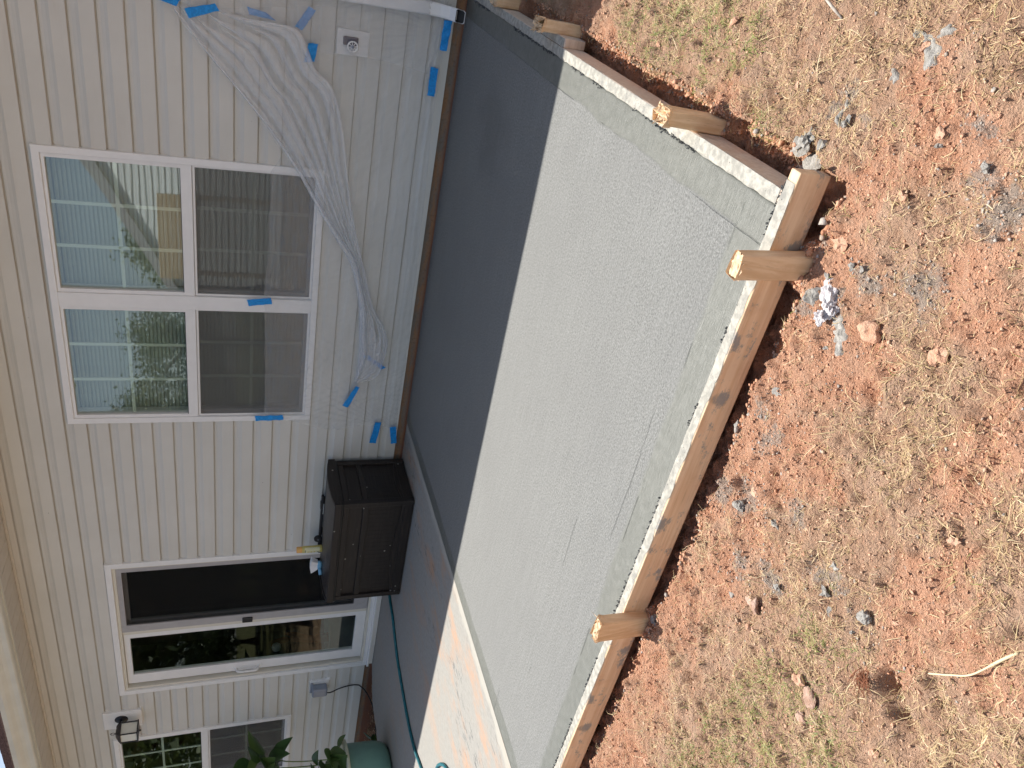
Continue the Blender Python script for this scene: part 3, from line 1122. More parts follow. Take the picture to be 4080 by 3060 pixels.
# roof of stepped shingle courses
V, F = [], []
slope = 5 / 12
for i in range(46):
    y0, y1 = -0.385 + i * 0.14, -0.385 + (i + 1) * 0.14 + 0.03
    z0, z1 = 2.812 + i * 0.14 * slope + .008, 2.812 + (i + 1) * 0.14 * slope + .002 + .03 * slope
    b = len(V)
    V += [(XL - .2, y0, z0), (XR + .2, y0, z0), (XR + .2, y1, z1), (XL - .2, y1, z1), (XL - .2, y0, z0 - .012), (XR + .2, y0, z0 - .012), (XR + .2, y1, z1 - .008), (XL - .2, y1, z1 - .008)]
    F += [(b, b + 1, b + 2, b + 3), (b + 4, b + 5, b + 1, b), (b + 7, b + 6, b + 5, b + 4)]
wpy('roof', V, F, M['shingle'], house)


# windows ------------------------------------------------------------
def bar(name, x0, x1, z0, z1, yf, yb, mat, parent, bev=0.003):
    return wbox(name, (x0, yf, z0), (x1, yb, z1), mat, parent, bev, 2)


def frame4(name, x0, x1, z0, z1, w, yf, yb, mat, parent, bev=0.003, wt=None, wb=None):
    """rectangular frame as one mesh"""
    wt, wb = wt or w, wb or w
    bm = bmesh.new()
    o = [(x0, z0), (x1, z0), (x1, z1), (x0, z1)]
    i_ = [(x0 + w, z0 + wb), (x1 - w, z0 + wb), (x1 - w, z1 - wt), (x0 + w, z1 - wt)]
    vs = {}
    for nm, L in (('o', o), ('i', i_)):
        for k, (x, z) in enumerate(L):
            vs[nm, k, 0] = bm.verts.new((x, yf, z))
            vs[nm, k, 1] = bm.verts.new((x, yb, z))
    for k in range(4):
        k2 = (k + 1) % 4
        bm.faces.new((vs['o', k, 0], vs['o', k2, 0], vs['i', k2, 0], vs['i', k, 0]))
        bm.faces.new((vs['o', k, 1], vs['i', k, 1], vs['i', k2, 1], vs['o', k2, 1]))
        bm.faces.new((vs['o', k, 0], vs['o', k, 1], vs['o', k2, 1], vs['o', k2, 0]))
        bm.faces.new((vs['i', k, 0], vs['i', k2, 0], vs['i', k2, 1], vs['i', k, 1]))
    bmesh.ops.recalc_face_normals(bm, faces=bm.faces)
    if bev:
        ed = [e for e in bm.edges if all(abs(q.co.y - yf) < 1e-6 for q in e.verts) and not ((e.verts[0].co.x - e.verts[1].co.x) and (e.verts[0].co.z - e.verts[1].co.z))]
        bmesh.ops.bevel(bm, geom=ed, offset=bev, segments=2, profile=0.5, affect='EDGES')
    c = Vector(((x0 + x1) / 2, (yf + yb) / 2, (z0 + z1) / 2))
    for q in bm.verts:
        q.co -= c
    me = bpy.data.meshes.new(name)
    bm.to_mesh(me)
    bm.free()
    ob = new_obj(name, me, mat)
    ob.location = c
    ob.parent = parent
    ob.location = c - world_loc(parent)
    return ob


def pane(name, x0, x1, z0, z1, y, mat, parent, thick=0.004):
    return wbox(name, (x0, y, z0), (x1, y + thick, z1), mat, parent)


def house_part(name, loc):
    o = bpy.data.objects.new(name, None)
    o.empty_display_size = 0.1
    COL.objects.link(o)
    o.parent = house
    o.location = Vector(loc) - Vector(house.location)
    return o


def muntins(x0, x1, z0, z1, y, parent, nx=2, zc=None):
    for i in range(nx):
        xm = x0 + (x1 - x0) * (i + 1) / (nx + 1)
        wbox('muntin', (xm - .0095, y, z0), (xm + .0095, y + .006, z1), M['muntin'], parent)
    zm = zc if zc else (z0 + z1) / 2
    wbox('muntin', (x0, y + .0005, zm - .0095), (x1, y + .0065, zm + .0095), M['muntin'], parent)


def twin_window(W, label):
    x0, x1, z0, z1 = W
    w = house_part('window', ((x0 + x1) / 2, 0, z0))
    w['label'] = label
    xm = (x0 + x1) / 2 - 0.001
    half = 0.067
    frame4('frame', x0, x1, z0, z1, 0.040, -0.030, 0.10, M['white'], w, 0.004)
    wbox('mullion', (xm - half + .022, -0.0295, z0 + .0395), (xm + half - .022, 0.095, z1 - .0395), M['white'], w, 0.003)
    for side, (a, b) in enumerate(((x0 + .040, xm - half + .022), (xm + half - .022, x1 - .040))):
        # upper sash in front plane, lower sash set behind it with a screen
        zr = z0 + 0.757
        frame4('sash', a, b, zr - 0.032, z1 - .040, 0.0235, -0.020, 0.02, M['white'], w, 0.003, wt=.018, wb=.060)
        pane('pane', a + .0225, b - .0225, zr + .026, z1 - .057, 0.000, M['glass'], w)
        wbox('gasket', (a + .0225, -0.0195, zr + .0275), (b - .0225, -0.004, zr + .0305), M['gasket'], w)
        muntins(a + .023, b - .023, zr + .029, z1 - .058, 0.010, w)
        frame4('sash', a, b, z0 + .038, zr - .0325, 0.016, 0.026, 0.062, M['white'], w, 0.002, wb=.034)
        pane('pane', a + .0155, b - .0155, z0 + .0715, zr - .048, 0.042, M['glass'], w)
        muntins(a + .016, b - .016, z0 + .073, zr - .05, 0.052, w, zc=z0 + .393)
        frame4('screen_frame', a + .001, b - .001, z0 + .0395, zr - .034, 0.013, -0.012, -0.002, M['white'], w, 0.002)
        pane('insect_screen', a + .0135, b - .0135, z0 + .052, zr - .0465, -0.007, M['screen'], w, 0.0015)
    return w


twin_window(W1, 'white twin double-hung window above the plastic sheeting')
twin_window(W2, 'white twin window at the far end behind the leafy plants')


# blinds hang inside the rooms; each blind is a thing with its slats
def blind(name, label, x0, x1, z0, z1, tilt, slat_w=0.026, pitch=0.0225, y=0.10):
    b = thing(name, label, 'blind', ((x0 + x1) / 2, y, z0), 'blinds behind the twin window')
    wbox('headrail', (x0, y - .014, z1), (x1, y + .02, z1 + .03), M['blind'], b)
    n = int((z1 - z0) / pitch)
    prof = []
    for k in range(6):
        u = k / 5 - .5
        a = math.radians(tilt)
        yy, zz = u * slat_w, 0.0022 * math.cos(u * math.pi)
        prof.append((yy * math.cos(a) - zz * math.sin(a), yy * math.sin(a) + zz * math.cos(a)))
    prof = prof + [(q[0] + .0006, q[1] - .0003) for q in reversed(prof)]
    V, F = extrude_profile(prof, -(x1 - x0) / 2, (x1 - x0) / 2)
    me = bpy.data.meshes.new('slat')
    me.from_pydata(V, [], F)
    me.materials.append(M['blind'])
    for i in range(n):
        s = bpy.data.objects.new('slat', me)
        COL.objects.link(s)
        s.parent = b
        s.location = (random.uniform(-.001, .001), 0, (i + .5) * pitch)
        s.rotation_euler = (random.uniform(-.02, .02), 0, 0)
    return b


blind('window_blind', 'closed pale slatted blind behind the right half of the near twin window', -2.425, -1.575, 0.74, 2.14, 64)
blind('window_blind', 'closed pale slatted blind behind the left half of the near twin window', -3.292, -2.445, 0.74, 2.14, 64)

# sliding door ---------------------------------------------------------
x0, x1, z0, z1 = DR
door = house_part('sliding_door', ((x0 + x1) / 2, 0, 0))
door['label'] = 'white sliding glass door behind the dark storage box'
frame4('frame', x0, x1, 0.055, z1, 0.045, -0.028, 0.10, M['white'], door, 0.004, wt=.045, wb=.03)
wbox('sill', (x0 + .004, -0.05, 0.036), (x1 - .004, 0.10, 0.0545), M['white'], door, 0.004)
wbox('kick_board', (x0 + .004, -0.020, -0.002), (x1 - .004, 0.10, 0.0355), M['white'], door, 0.002)
frame4('inner_frame', x0 + .045, x1 - .045, 0.085, z1 - .045, 0.022, -0.012, 0.09, M['cream'], door, 0.003)
frame4('door_panel', -6.055, -5.385, 0.108, 2.025, 0.108, 0.014, 0.05, M['white'], door, 0.004, wt=.045, wb=.085)
pane('pane', -5.948, -5.493 + .062, 0.191, 1.982, 0.028, M['doorglass'], door)
wbox('center_stile', (-5.435, 0.004, 0.108), (-5.397, 0.05, 2.028), M['cream'], door, 0.003)
frame4('door_panel', -5.396, -4.685, 0.1085, 2.026, 0.06, 0.052, 0.085, M['white'], door, 0.003)
pane('pane', -5.34, -4.74, 0.166, 1.968, 0.066, M['doorglass'], door)
frame4('screen_door', -5.392, -4.684, 0.112, 2.030, 0.045, -0.004, 0.012, M['screenframe'], door, 0.003, wt=.04, wb=.12)
wbox('screen_stile', (-5.392, -0.006, 0.112), (-5.318, 0.0125, 2.028), M['screenframe'], door, 0.003)
pane('insect_screen', -5.32, -4.728, 0.23, 1.992, 0.005, M['doorscreen'], door, 0.0015)
wbox('screen_latch', (-5.402, -0.022, 1.055), (-5.350, -0.003, 1.136), M['black'], door, 0.006)
V, F = tube_data(catmull([(-6.012, 0.010, 1.185), (-6.012, -0.028, 1.165), (-6.012, -0.034, 1.09), (-6.012, -0.028, 1.015), (-6.012, 0.010, 0.995)], 5), 0.011, 8)
wpy('handle', V, F, M['white'], door, True)
wbox('handle_plate', (-6.03, 0.006, 0.97), (-5.994, 0.0155, 1.21), M['white'], door, 0.003)

# downspout -------------------------------------------------------------
def rect_sweep(path, wx, wd, normals):
    V, F = [], []
    r = 0.007
    for (q, nrm) in zip(path, normals):
        q, nrm = Vector(q), Vector(nrm).normalized()
        a = Vector((1, 0, 0))
        for (u, w) in ((-wx / 2 + r, -wd / 2), (wx / 2 - r, -wd / 2), (wx / 2, -wd / 2 + r), (wx / 2, wd / 2 - r), (wx / 2 - r, wd / 2), (-wx / 2 + r, wd / 2), (-wx / 2, wd / 2 - r), (-wx / 2, -wd / 2 + r)):
            V.append(q + a * u + nrm * w)
    n = len(path)
    for i in range(n - 1):
        for k in range(8):
            F.append((i * 8 + k, i * 8 + (k + 1) % 8, (i + 1) * 8 + (k + 1) % 8, (i + 1) * 8 + k))
    return V, F


path = [(-.585, -.052, 2.70), (-.585, -.052, .215), (-.587, -.058, .17), (-.589, -.078, .13), (-.590, -.105, .098), (-.591, -.150, .068)]
nrm = [(0, -1, 0), (0, -1, .05), (0, -1, -.3), (0, -.8, -.6), (0, -.62, -.8), (0, -.55, -.83)]
nrm = [(0, 1, 0), (0, 1, 0), (0, .95, .35), (0, .75, .66), (0, .6, .8), (0, .55, .83)]
V, F = rect_sweep(path, .066, .052, nrm)
ds = wpy('downspout', V, F, M['white'], house)
V2, F2 = rect_sweep(path[-2:] , .060, .046, nrm[-2:])
b = len(V2)
F2.append(tuple(range(7, -1, -1)))
wpy('downspout_throat_shade', V2, F2, M['gasket'], house)  # near-black lining stands in for the shade inside the white pipe
for zz in (1.9,):
    wbox('strap', (-.63, -.082, zz), (-.54, -.078, zz + .03), M['white'], house)

# ------------------------------------------------------------------ things fixed to the wall
# wall lantern
lan = thing('wall_lantern', 'black carriage lantern with frosted panes on a white block beside the door', 'lantern', (-6.46, 0, 1.94))
wbox('mounting_block', (-6.575, -0.034, 1.942), (-6.355, 0.0, 2.238), M['white'], lan, 0.004)
wbox('block_face', (-6.555, -0.0375, 1.962), (-6.375, -0.034, 2.218), M['white'], lan, 0.001)
V, F = lathe_data([(0.0, .052), (.02, .050), (.045, .044), (.052, .0385), (.052, .036)], (-6.45, 0, 2.10), 24, 'Y')
wpy('backplate', V, F, M['black'], lan, True)
LX, LY, LZ = -6.45, -0.165, 2.035       # body centre
wtube('arm', [(-6.45, -.05, 2.10), (-6.45, -.10, 2.125), (LX, LY, 2.118)], .008, M['black'], lan)
V, F = [], []
lv = [(.020, 2.130), (.045, 2.112), (.062, 2.092), (.066, 2.088)]
b = 0
for r, z in lv:
    V += [(LX - r, LY - r, z), (LX + r, LY - r, z), (LX + r, LY + r, z), (LX - r, LY + r, z)]
for i in range(len(lv) - 1):
    for k in range(4):
        F.append((i * 4 + k, i * 4 + (k + 1) % 4, (i + 1) * 4 + (k + 1) % 4, (i + 1) * 4 + k))
F += [(3, 2, 1, 0), tuple(len(V) - 4 + k for k in range(4))]
wpy('hood', V, F, M['black'], lan)
tor = []
for k in range(17):
    a = 2 * math.pi * k / 16
    tor.append((LX + .014 * math.cos(a), LY, 2.152 + .017 * math.sin(a)))
wtube('ring', tor, .0028, M['black'], lan, 6)
for sx_ in (-1, 1):
    for sy_ in (-1, 1):
        wbox('post', (LX + sx_ * .056 - .004, LY + sy_ * .056 - .004, 1.962), (LX + sx_ * .056 + .004, LY + sy_ * .056 + .004, 2.090), M['black'], lan)
wbox('base', (LX - .064, LY - .064, 1.956), (LX + .064, LY + .064, 1.966), M['black'], lan, 0.002)
V, F = lathe_data([(.0, -.022), (.008, -.016), (.006, -.006), (.03, 0.0)], (LX, LY, 1.957), 12)
wpy('finial', V, F, M['black'], lan, True)
for (ax, ay, bx, by) in ((-1, -1, 1, -1), (1, -1, 1, 1), (1, 1, -1, 1), (-1, 1, -1, -1)):
    lo = (LX + min(ax, bx) * .0515, LY + min(ay, by) * .0515, 1.9662)
    hi = (LX + max(ax, bx) * .0515, LY + max(ay, by) * .0515, 2.0875)
    lo = [q - .001 if abs(q - hi[i]) < 1e-6 else q for i, q in enumerate(lo)]
    wbox('pane', lo, hi, M['frosted'], lan)

# outdoor outlet with its bubble cover and cord
out = thing('outdoor_outlet', 'weatherproof outlet with grey bubble cover low on the wall by the door', 'outlet', (-6.36, 0, .38))
wbox('mounting_plate', (-6.43, -0.030, .378), (-6.277, -0.001, .548), M['white'], out, 0.003)
wbox('plate_tab', (-6.30, -0.026, .366), (-6.262, -0.001, .405), M['white'], out, 0.002)
wbox('cover', (-6.425, -0.108, .395), (-6.318, -0.030, .533), M['clearcover'], out, 0.018, 3)
wbox('cover_hinge', (-6.43, -0.045, .52), (-6.30, -0.030, .545), M['clearcover'], out, 0.004)
crd = wtube('power_cord', catmull([(-6.395, -.085, .400), (-6.405, -.08, .36), (-6.415, -.045, .28), (-6.42, -.024, .18), (-6.43, -.022, .11), (-6.445, -.03, .08), (-6.48, -.08, .03), (-6.55, -.17, -.02), (-6.66, -.28, -.045), (-6.9, -.35, -.05), (-7.3, -.30, -.05)], 6), .0055, M['rubber'])
tag(crd, 'black power cord running down from the covered outlet', 'cord')

# hose spigot on a white block
spg = thing('hose_spigot', 'hose spigot with white handwheel on a white block behind plastic', 'spigot', (-.82, 0, .52))
wbox('mounting_block', (-.886, -0.030, .516), (-.757, 0.0, .688), M['white'], spg, 0.004)
V, F = tube_data([(-.822, -.030, .615), (-.822, -.044, .615), (-.822, -.058, .610)], [.024, .019, .015], 12)
wpy('flange', V, F, M['purple'], spg, True)
wbox('valve_body', (-.835, -.046, .575), (-.79, -.030, .655), M['purple'], spg, 0.006)
WC = Vector((-.832, -.078, .608))
ring = [(WC.x + .026 * math.cos(2 * math.pi * k / 20), WC.y, WC.z + .026 * math.sin(2 * math.pi * k / 20)) for k in range(21)]
wtube('handwheel', ring, .0042, M['white'], spg, 8)
for k in range(4):
    a = math.pi * k / 4 + .2
    dx, dz = .025 * math.cos(a), .025 * math.sin(a)
    wtube('spoke', [(WC.x - dx, WC.y, WC.z - dz), (WC.x + dx, WC.y, WC.z + dz)], .0026, M['white'], spg, 6)
V, F = tube_data([(WC.x, WC.y + .03, WC.z), (WC.x, WC.y - .006, WC.z)], .008, 10)
wpy('hub', V, F, M['clearcover'], spg, True)


# ------------------------------------------------------------------ plastic sheeting
def interp_curve(P, s):
    P = np.asarray(P, float)
    d = np.concatenate([[0], np.cumsum(np.hypot(*np.diff(P, axis=0).T))])
    d /= d[-1]
    return np.stack([np.interp(s, d, P[:, 0]), np.interp(s, d, P[:, 1])], -1)


def smooth_curve(P, n=12):
    q = catmull([(a, b, 0) for a, b in P], n)
    return [(v_.x, v_.y) for v_ in q]


def grid_obj(name, P3, mat):
    nu, nv = P3.shape[:2]
    idx = np.arange(nu * nv).reshape(nu, nv)
    F = np.stack([idx[:-1, :-1], idx[1:, :-1], idx[1:, 1:], idx[:-1, 1:]], -1).reshape(-1, 4)
    c = P3.reshape(-1, 3).mean(axis=0)
    o = bulk(name, P3.reshape(-1, 3) - c, F, mat, smooth=True)
    o.location = c
    return o


# base sheet over the lower wall and the window bottoms
nu, nv = 300, 120
u = np.linspace(0, 1, nu)
vv = np.linspace(0, 1, nv)
top = interp_curve([(-3.345, 0.985), (-3.25, 1.004), (-2.9, 1.012), (-2.43, 1.024), (-1.9, 1.010), (-1.57, 1.005), (-1.46, 0.945), (-1.2, 1.12), (-.95, 1.34), (-.78, 1.47)], u)
bot = interp_curve([(-3.42, 0.080), (-3.1, 0.078), (-2.65, .080), (-1.77, .100), (-1.06, .112), (-.8, .105), (-.55, .10)], u)
lefts = interp_curve([(0.0, 0.0), (0.02, .3), (.03, .55), (.0, .8), (0, 1)], vv)[:, 0]
U, Vv = np.meshgrid(u, vv, indexing='ij')
Xg = bot[:, None, 0] * (1 - Vv) + top[:, None, 0] * Vv
Zg = bot[:, None, 1] * (1 - Vv) + top[:, None, 1] * Vv
Xg = Xg + 0.03 * np.sin(Vv * 9) * np.clip(1 - U * 30, 0, 1)
Zg = Zg + (fbm(Xg, Xg * 0 + 3, 9, 300, 2) - .5) * 0.014 * ((Vv > .97) | (Vv < .03))
Yg = -0.036 + (fbm(Xg, Zg, 3.5, 310, 3) - .5) * 0.020
Yg = Yg + (fbm(Xg * 1.0, Zg * 3.0, 16, 320, 3) - .5) * 0.012
Yg = Yg - np.abs(fbm(Xg * 2.5 + Zg * 1.5, Zg * 0.8, 18, 325, 2) - .5) * 0.014
# creases fan out of the taped points
for (px, pz, amp, fr, rad) in ((-3.30, .97, .007, 26, .6), (-2.40, 1.05, .006, 24, .5), (-3.42, .10, .008, 34, .8), (-3.1, .44, .007, 30, .6), (-.9, .15, .006, 30, .5), (-3.40, .24, .006, 28, .5)):
    ang = np.arctan2(Zg - pz, Xg - px)
    rr = np.hypot(Xg - px, Zg - pz)
    Yg = Yg - amp * np.sin(ang * fr + 3 * vnoise(ang * 3 + 9, rr * 2, 330)) ** 2 * np.clip(rr / .06, 0, 1) * np.exp(-rr / rad)
# folds running along the bottom edge
Yg = Yg - 0.010 * np.sin((Zg - .1) * 90 + 3 * fbm(Xg, Zg, 2, 340)) ** 2 * np.exp(-((Zg - .17) / .07) ** 2)
Yg = np.minimum(Yg, -0.0335)
pb = grid_obj('plastic_sheet', np.stack([Xg, Yg, Zg], -1), M['plastic'])
tag(pb, 'wide clear plastic sheet covering the lower siding and window bottoms', 'plastic sheet')

# gathered swag of the sheet hanging across it
up = smooth_curve([(-.755, 1.50), (-.84, 1.44), (-.95, 1.345), (-1.08, 1.225), (-1.27, 1.06), (-1.45, .925), (-1.52, .875), (-1.74, .74), (-1.94, .61), (-2.08, .51), (-2.38, .445), (-2.58, .425), (-2.77, .41), (-2.985, .425)], 8)
lo = smooth_curve([(-.745, 1.27), (-.77, 1.15), (-.775, 1.0), (-.80, .885), (-.97, .795), (-1.06, .70), (-1.30, .625), (-1.70, .55), (-2.10, .44), (-2.38, .355), (-2.52, .275), (-2.66, .225), (-2.84, .238), (-2.95, .28), (-3.005, .418)], 8)
nu, nv = 260, 110
u = np.linspace(0, 1, nu)
vv = np.linspace(0, 1, nv)
A_, B_ = interp_curve(up, u), interp_curve(lo, u)
U, Vv = np.meshgrid(u, vv, indexing='ij')
nf = 4.0
ph = 2.2 * fbm(U * 3, U * 0 + 1, 1, 350, 2) + 5.5 * U * 0.25
fold = 0.060 * np.sin(2 * math.pi * (nf * Vv + ph)) + 0.030 * np.sin(2 * math.pi * (nf * 1.7 * Vv + ph * 1.4 + .3))
w_ = np.sin(math.pi * np.clip(Vv, 0, 1)) ** .5
vs = np.clip(Vv + fold * w_, 0, 1)
Xg = A_[:, None, 0] * (1 - vs) + B_[:, None, 0] * vs
Zg = A_[:, None, 1] * (1 - vs) + B_[:, None, 1] * vs
wid = np.hypot(A_[:, 0] - B_[:, 0], A_[:, 1] - B_[:, 1])[:, None]
Yg = -0.058 - 0.045 * np.sin(math.pi * U) * Vv ** .7 - (0.003 + 0.008 * wid) * np.sin(2 * math.pi * (nf * Vv + ph) + 1.2) - 0.006 * (fbm(Xg, Zg, 20, 360, 3) - .5)
Yg = np.minimum(Yg, -0.048)
layers = [np.stack([Xg, Yg, Zg], -1)]
rsp = np.random.default_rng(365)
PLEATS = [(.02, .055, 0, 1), (.16, .05, .0, .92), (.30, .06, .02, .97), (.44, .045, .05, .9), (.57, .06, .0, .95), (.72, .055, .08, .98), (.86, .06, .0, .9), (.97, .05, .0, .98),
          (.93, .11, .0, .30), (.10, .09, .62, .98), (.50, .30, .80, .985), (.35, .25, .70, .97), (.70, .22, .84, .975), (.08, .07, .45, .97)]
for (v0, hw, s0, s1) in PLEATS:
    m_u, m_v = 150, 9
    us = np.linspace(s0, s1, m_u)
    cvs = v0 + .05 * (fbm(us * 4, us * 0 + v0 * 7, 1.2, 366, 3) - .5) * 2
    h_ = hw * (.65 + .7 * fbm(us * 3, us * 0 + v0 * 13, 1.5, 367, 2)) * np.clip(np.minimum(us - s0, s1 - us) / .06, .12, 1)
    a_, b_ = interp_curve(up, us), interp_curve(lo, us)
    w2 = np.linspace(-1, 1, m_v)
    vs_ = np.clip(cvs[:, None] + h_[:, None] * w2[None], -.01, 1.01)
    xx = a_[:, None, 0] * (1 - vs_) + b_[:, None, 0] * vs_
    zz_ = a_[:, None, 1] * (1 - vs_) + b_[:, None, 1] * vs_
    yy = -0.066 - 0.045 * np.sin(math.pi * us)[:, None] * np.clip(vs_, 0, 1) ** .7 - .006 * (1 - w2[None] ** 2) - .004 * rsp.random()
    layers.append(np.stack([xx, yy + 0 * xx, zz_], -1))
sw = grid_obj('plastic_sheet', layers[0], M['plastic_fold'])
for G_ in layers[1:]:
    pl_ = grid_obj('pleat', G_, M['plastic_pleat'])
    pl_.parent = sw
    pl_.location = Vector(pl_.location) - Vector(sw.location)
tag(sw, 'gathered plastic swag hanging diagonally across the wall from the upper tape', 'plastic sheet')

# heavy top roll of the swag and the bunched bag at its end are one folded strip
roll = smooth_curve([(-.77, 1.485), (-.95, 1.335), (-1.27, 1.05), (-1.52, .865), (-1.74, .73), (-1.94, .60), (-2.1, .50), (-2.38, .425), (-2.58, .40), (-2.77, .38), (-2.96, .41)], 8)
P = [Vector((a, -.070 - .03 * math.sin(math.pi * i / len(roll)), b)) for i, (a, b) in enumerate(roll)]
rad = [0.006 + 0.016 * sstep(.15, .75, np.float64(i / len(P))) * (1 - .55 * sstep(.85, 1, np.float64(i / len(P)))) for i in range(len(P))]
V, F = tube_data(P, rad, 12)
V = [q + Vector((0, .3 * random.uniform(-.004, .004), random.uniform(-.003, .003))) for q in V]
rl = wpy('rolled_edge', V, F, M['plastic_pleat'], None, True)
rl.parent = sw
rl.location = Vector(rl.location) - Vector(sw.location)

# sheet at the right that covers the spigot and wraps the downspout
nu, nv = 110, 150
u = np.linspace(0, 1, nu)
vv = np.linspace(0, 1, nv)
U, Vv = np.meshgrid(u, vv, indexing='ij')
Lft = interp_curve([(-.925, .155), (-.895, .35), (-.880, .52), (-.888, .70), (-.885, .84), (-.80, .93), (-.76, 1.1), (-.745, 1.45)], vv)
Xg = Lft[None, :, 0] * (1 - U) + (-.36) * U
Zg = Lft[None, :, 1] * (1 - U) + (0.10 + 1.36 * Vv) * U
bul = sstep(-.66, -.61, Xg) * (1 - sstep(-.55, -.50, Xg))
Yg = -0.052 - 0.036 * bul * sstep(.16, .26, Zg) + (fbm(Xg, Zg, 6, 370, 3) - .5) * 0.012
for (px, pz, amp, fr, rad_) in ((-.86, .82, .010, 22, .4), (-.73, .85, .008, 22, .4), (-.70, .11, .010, 26, .5), (-.76, 1.06, .006, 20, .3)):
    ang = np.arctan2(Zg - pz, Xg - px)
    rr = np.hypot(Xg - px, Zg - pz)
    Yg = Yg - amp * np.sin(ang * fr + 3 * vnoise(ang * 3 + 9, rr * 2, 331)) ** 2 * np.clip(rr / .05, 0, 1) * np.exp(-rr / rad_)
Yg = np.minimum(Yg, -0.049)
ps = grid_obj('plastic_sheet', np.stack([Xg, Yg, Zg], -1), M['plastic_fold'])
tag(ps, 'crinkled plastic sheet over the spigot and against the downspout', 'plastic sheet')


# ------------------------------------------------------------------ blue masking tape
def tape(corners, y, label, curl=0.004, seed=0):
    a, b, c, d = [Vector((q[0], 0, q[1])) for q in corners]      # a-b one short end, d-c the other
    rs = np.random.default_rng(400 + seed)
    nu, nv = 12, 5
    V, F = [], []
    for i in range(nu):
        for j in range(nv):
            s, w = i / (nu - 1), j / (nv - 1)
            p0, p1 = a.lerp(d, s), b.lerp(c, s)
            q = p0.lerp(p1, w)
            q += (p1 - p0).normalized() * 0.004 * (fbm(np.array([s * 3.0]), np.array([w + seed]), 2, 410 + seed, 2)[0] - .5)
            yy = y - curl * abs(math.sin(s * 7 + w * 2 + seed)) - 0.003 * rs.random()
            if i in (0, nu - 1):
                yy -= 0.002 * rs.random()
                q += (d - a).normalized() * 0.003 * (rs.random() - .5)
            V.append((q.x, yy, q.z))
    for i in range(nu - 1):
        for j in range(nv - 1):
            F.append((i * nv + j, (i + 1) * nv + j, (i + 1) * nv + j + 1, i * nv + j + 1))
    n = len(V)
    V += [(q[0], q[1] + .0008, q[2]) for q in V]
    F += [tuple(n + k for k in reversed(f)) for f in list(F)]
    o = wpy('masking_tape', V, F, M['tape'], None, True)
    return tag(o, label, 'tape', 'blue tape strips holding the plastic')


tape([(-.764, 1.472), (-.735, 1.455), (-.69, 1.53), (-.745, 1.56)], -.062, 'blue tape at the picture edge, highest of all the tape strips', .004, 1)
tape([(-.765, 1.434), (-.808, 1.416), (-.752, 1.272), (-.722, 1.294)], -.078, 'wrinkled blue tape at the top corner of the diagonal plastic swag', .006, 2)
tape([(-.722, 1.142), (-.757, 1.130), (-.768, .998), (-.735, 1.05)], -.030, 'blurred blue tape behind the plastic above the other veiled strip', .004, 3)
tape([(-.674, .84), (-.691, .803), (-.797, .868), (-.779, .905)], -.030, 'slanted blue tape behind the plastic just above the spigot', .004, 4)
tape([(-.845, .835), (-.845, .788), (-.935, .800), (-.945, .858)], -.064, 'blue tape at the lower corner of the swag beside the spigot block', .006, 5)
tape([(-.630, .130), (-.628, .086), (-.787, .096), (-.785, .138)], -.064, 'blue tape under the downspout elbow at the bottom of the siding', .008, 6)
tape([(-.879, .172), (-.883, .127), (-1.038, .129), (-1.035, .171)], -.060, 'blue tape on the lowest siding left of the downspout', .003, 7)
tape([(-2.387, 1.127), (-2.430, 1.118), (-2.411, .977), (-2.368, .986)], -.046, 'blue tape on the white mullion between the two window halves', .004, 8)
tape([(-3.274, 1.067), (-3.316, 1.063), (-3.310, .877), (-3.271, .887)], -.046, 'long blue tape on the left frame of the near window', .006, 9)
tape([(-3.014, .412), (-3.024, .384), (-3.196, .451), (-3.177, .491)], -.072, 'blue tape gripping the end of the gathered plastic swag', .005, 10)
tape([(-3.342, .242), (-3.347, .199), (-3.534, .220), (-3.530, .271)], -.052, 'slanted blue tape low on the siding, upper of the pair by the storage box', .003, 11)
tape([(-3.393, .132), (-3.385, .087), (-3.539, .066), (-3.544, .108)], -.052, 'lowest blue tape on the siding, lower of the pair by the storage box', .003, 12)
tape([(-2.775, .385), (-2.762, .355), (-2.868, .218), (-2.880, .250)], -.066, 'blue tape hidden under the bunched bag of plastic', .005, 13)

# ------------------------------------------------------------------ deck box and what stands on it
bx = thing('storage_box', 'dark brown resin deck storage box against the wall', 'storage box', (-4.16, -.30, 0))
X0, X1, Y0, Y1 = -4.645, -3.685, -.535, -.055
ZT = .495
wbox('body', (X0 + .022, Y0 + .022, .004), (X1 - .022, Y1 - .01, ZT), M['box'], bx, 0.004)
for (a, b) in ((X0, Y0), (X1 - .04, Y0), (X0, Y1 - .05), (X1 - .04, Y1 - .05)):
    wbox('corner_post', (a, b, 0.002), (a + .04, b + .05, ZT), M['box'], bx, 0.006)
for nm, (za, zb) in (('top_rail', (.452, ZT - .001)), ('middle_rail', (.318, .358)), ('bottom_rail', (.006, .070))):
    wbox(nm, (X0 + .04, Y0 + .006, za), (X1 - .04, Y0 + .024, zb), M['box'], bx, 0.004)
    wbox(nm, (X1 - .024, Y0 + .05, za), (X1 - .006, Y1 - .05, zb), M['box'], bx, 0.004)
# vertical plank relief in the lower panels, arched lower trim
for i in range(22):
    xa = X0 + .045 + i * (X1 - X0 - .09) / 22
    wbox('plank', (xa + .0005, Y0 + .0192, .072), (xa + (X1 - X0 - .09) / 22 - .0008, Y0 + .0235, .316), M['box'], bx, 0.0008, 1)
for i in range(9):
    ya = Y0 + .052 + i * (Y1 - Y0 - .104) / 9
    wbox('plank', (X1 - .0235, ya + .0005, .072), (X1 - .0192, ya + (Y1 - Y0 - .104) / 9 - .0008, .316), M['box'], bx, 0.0008, 1)


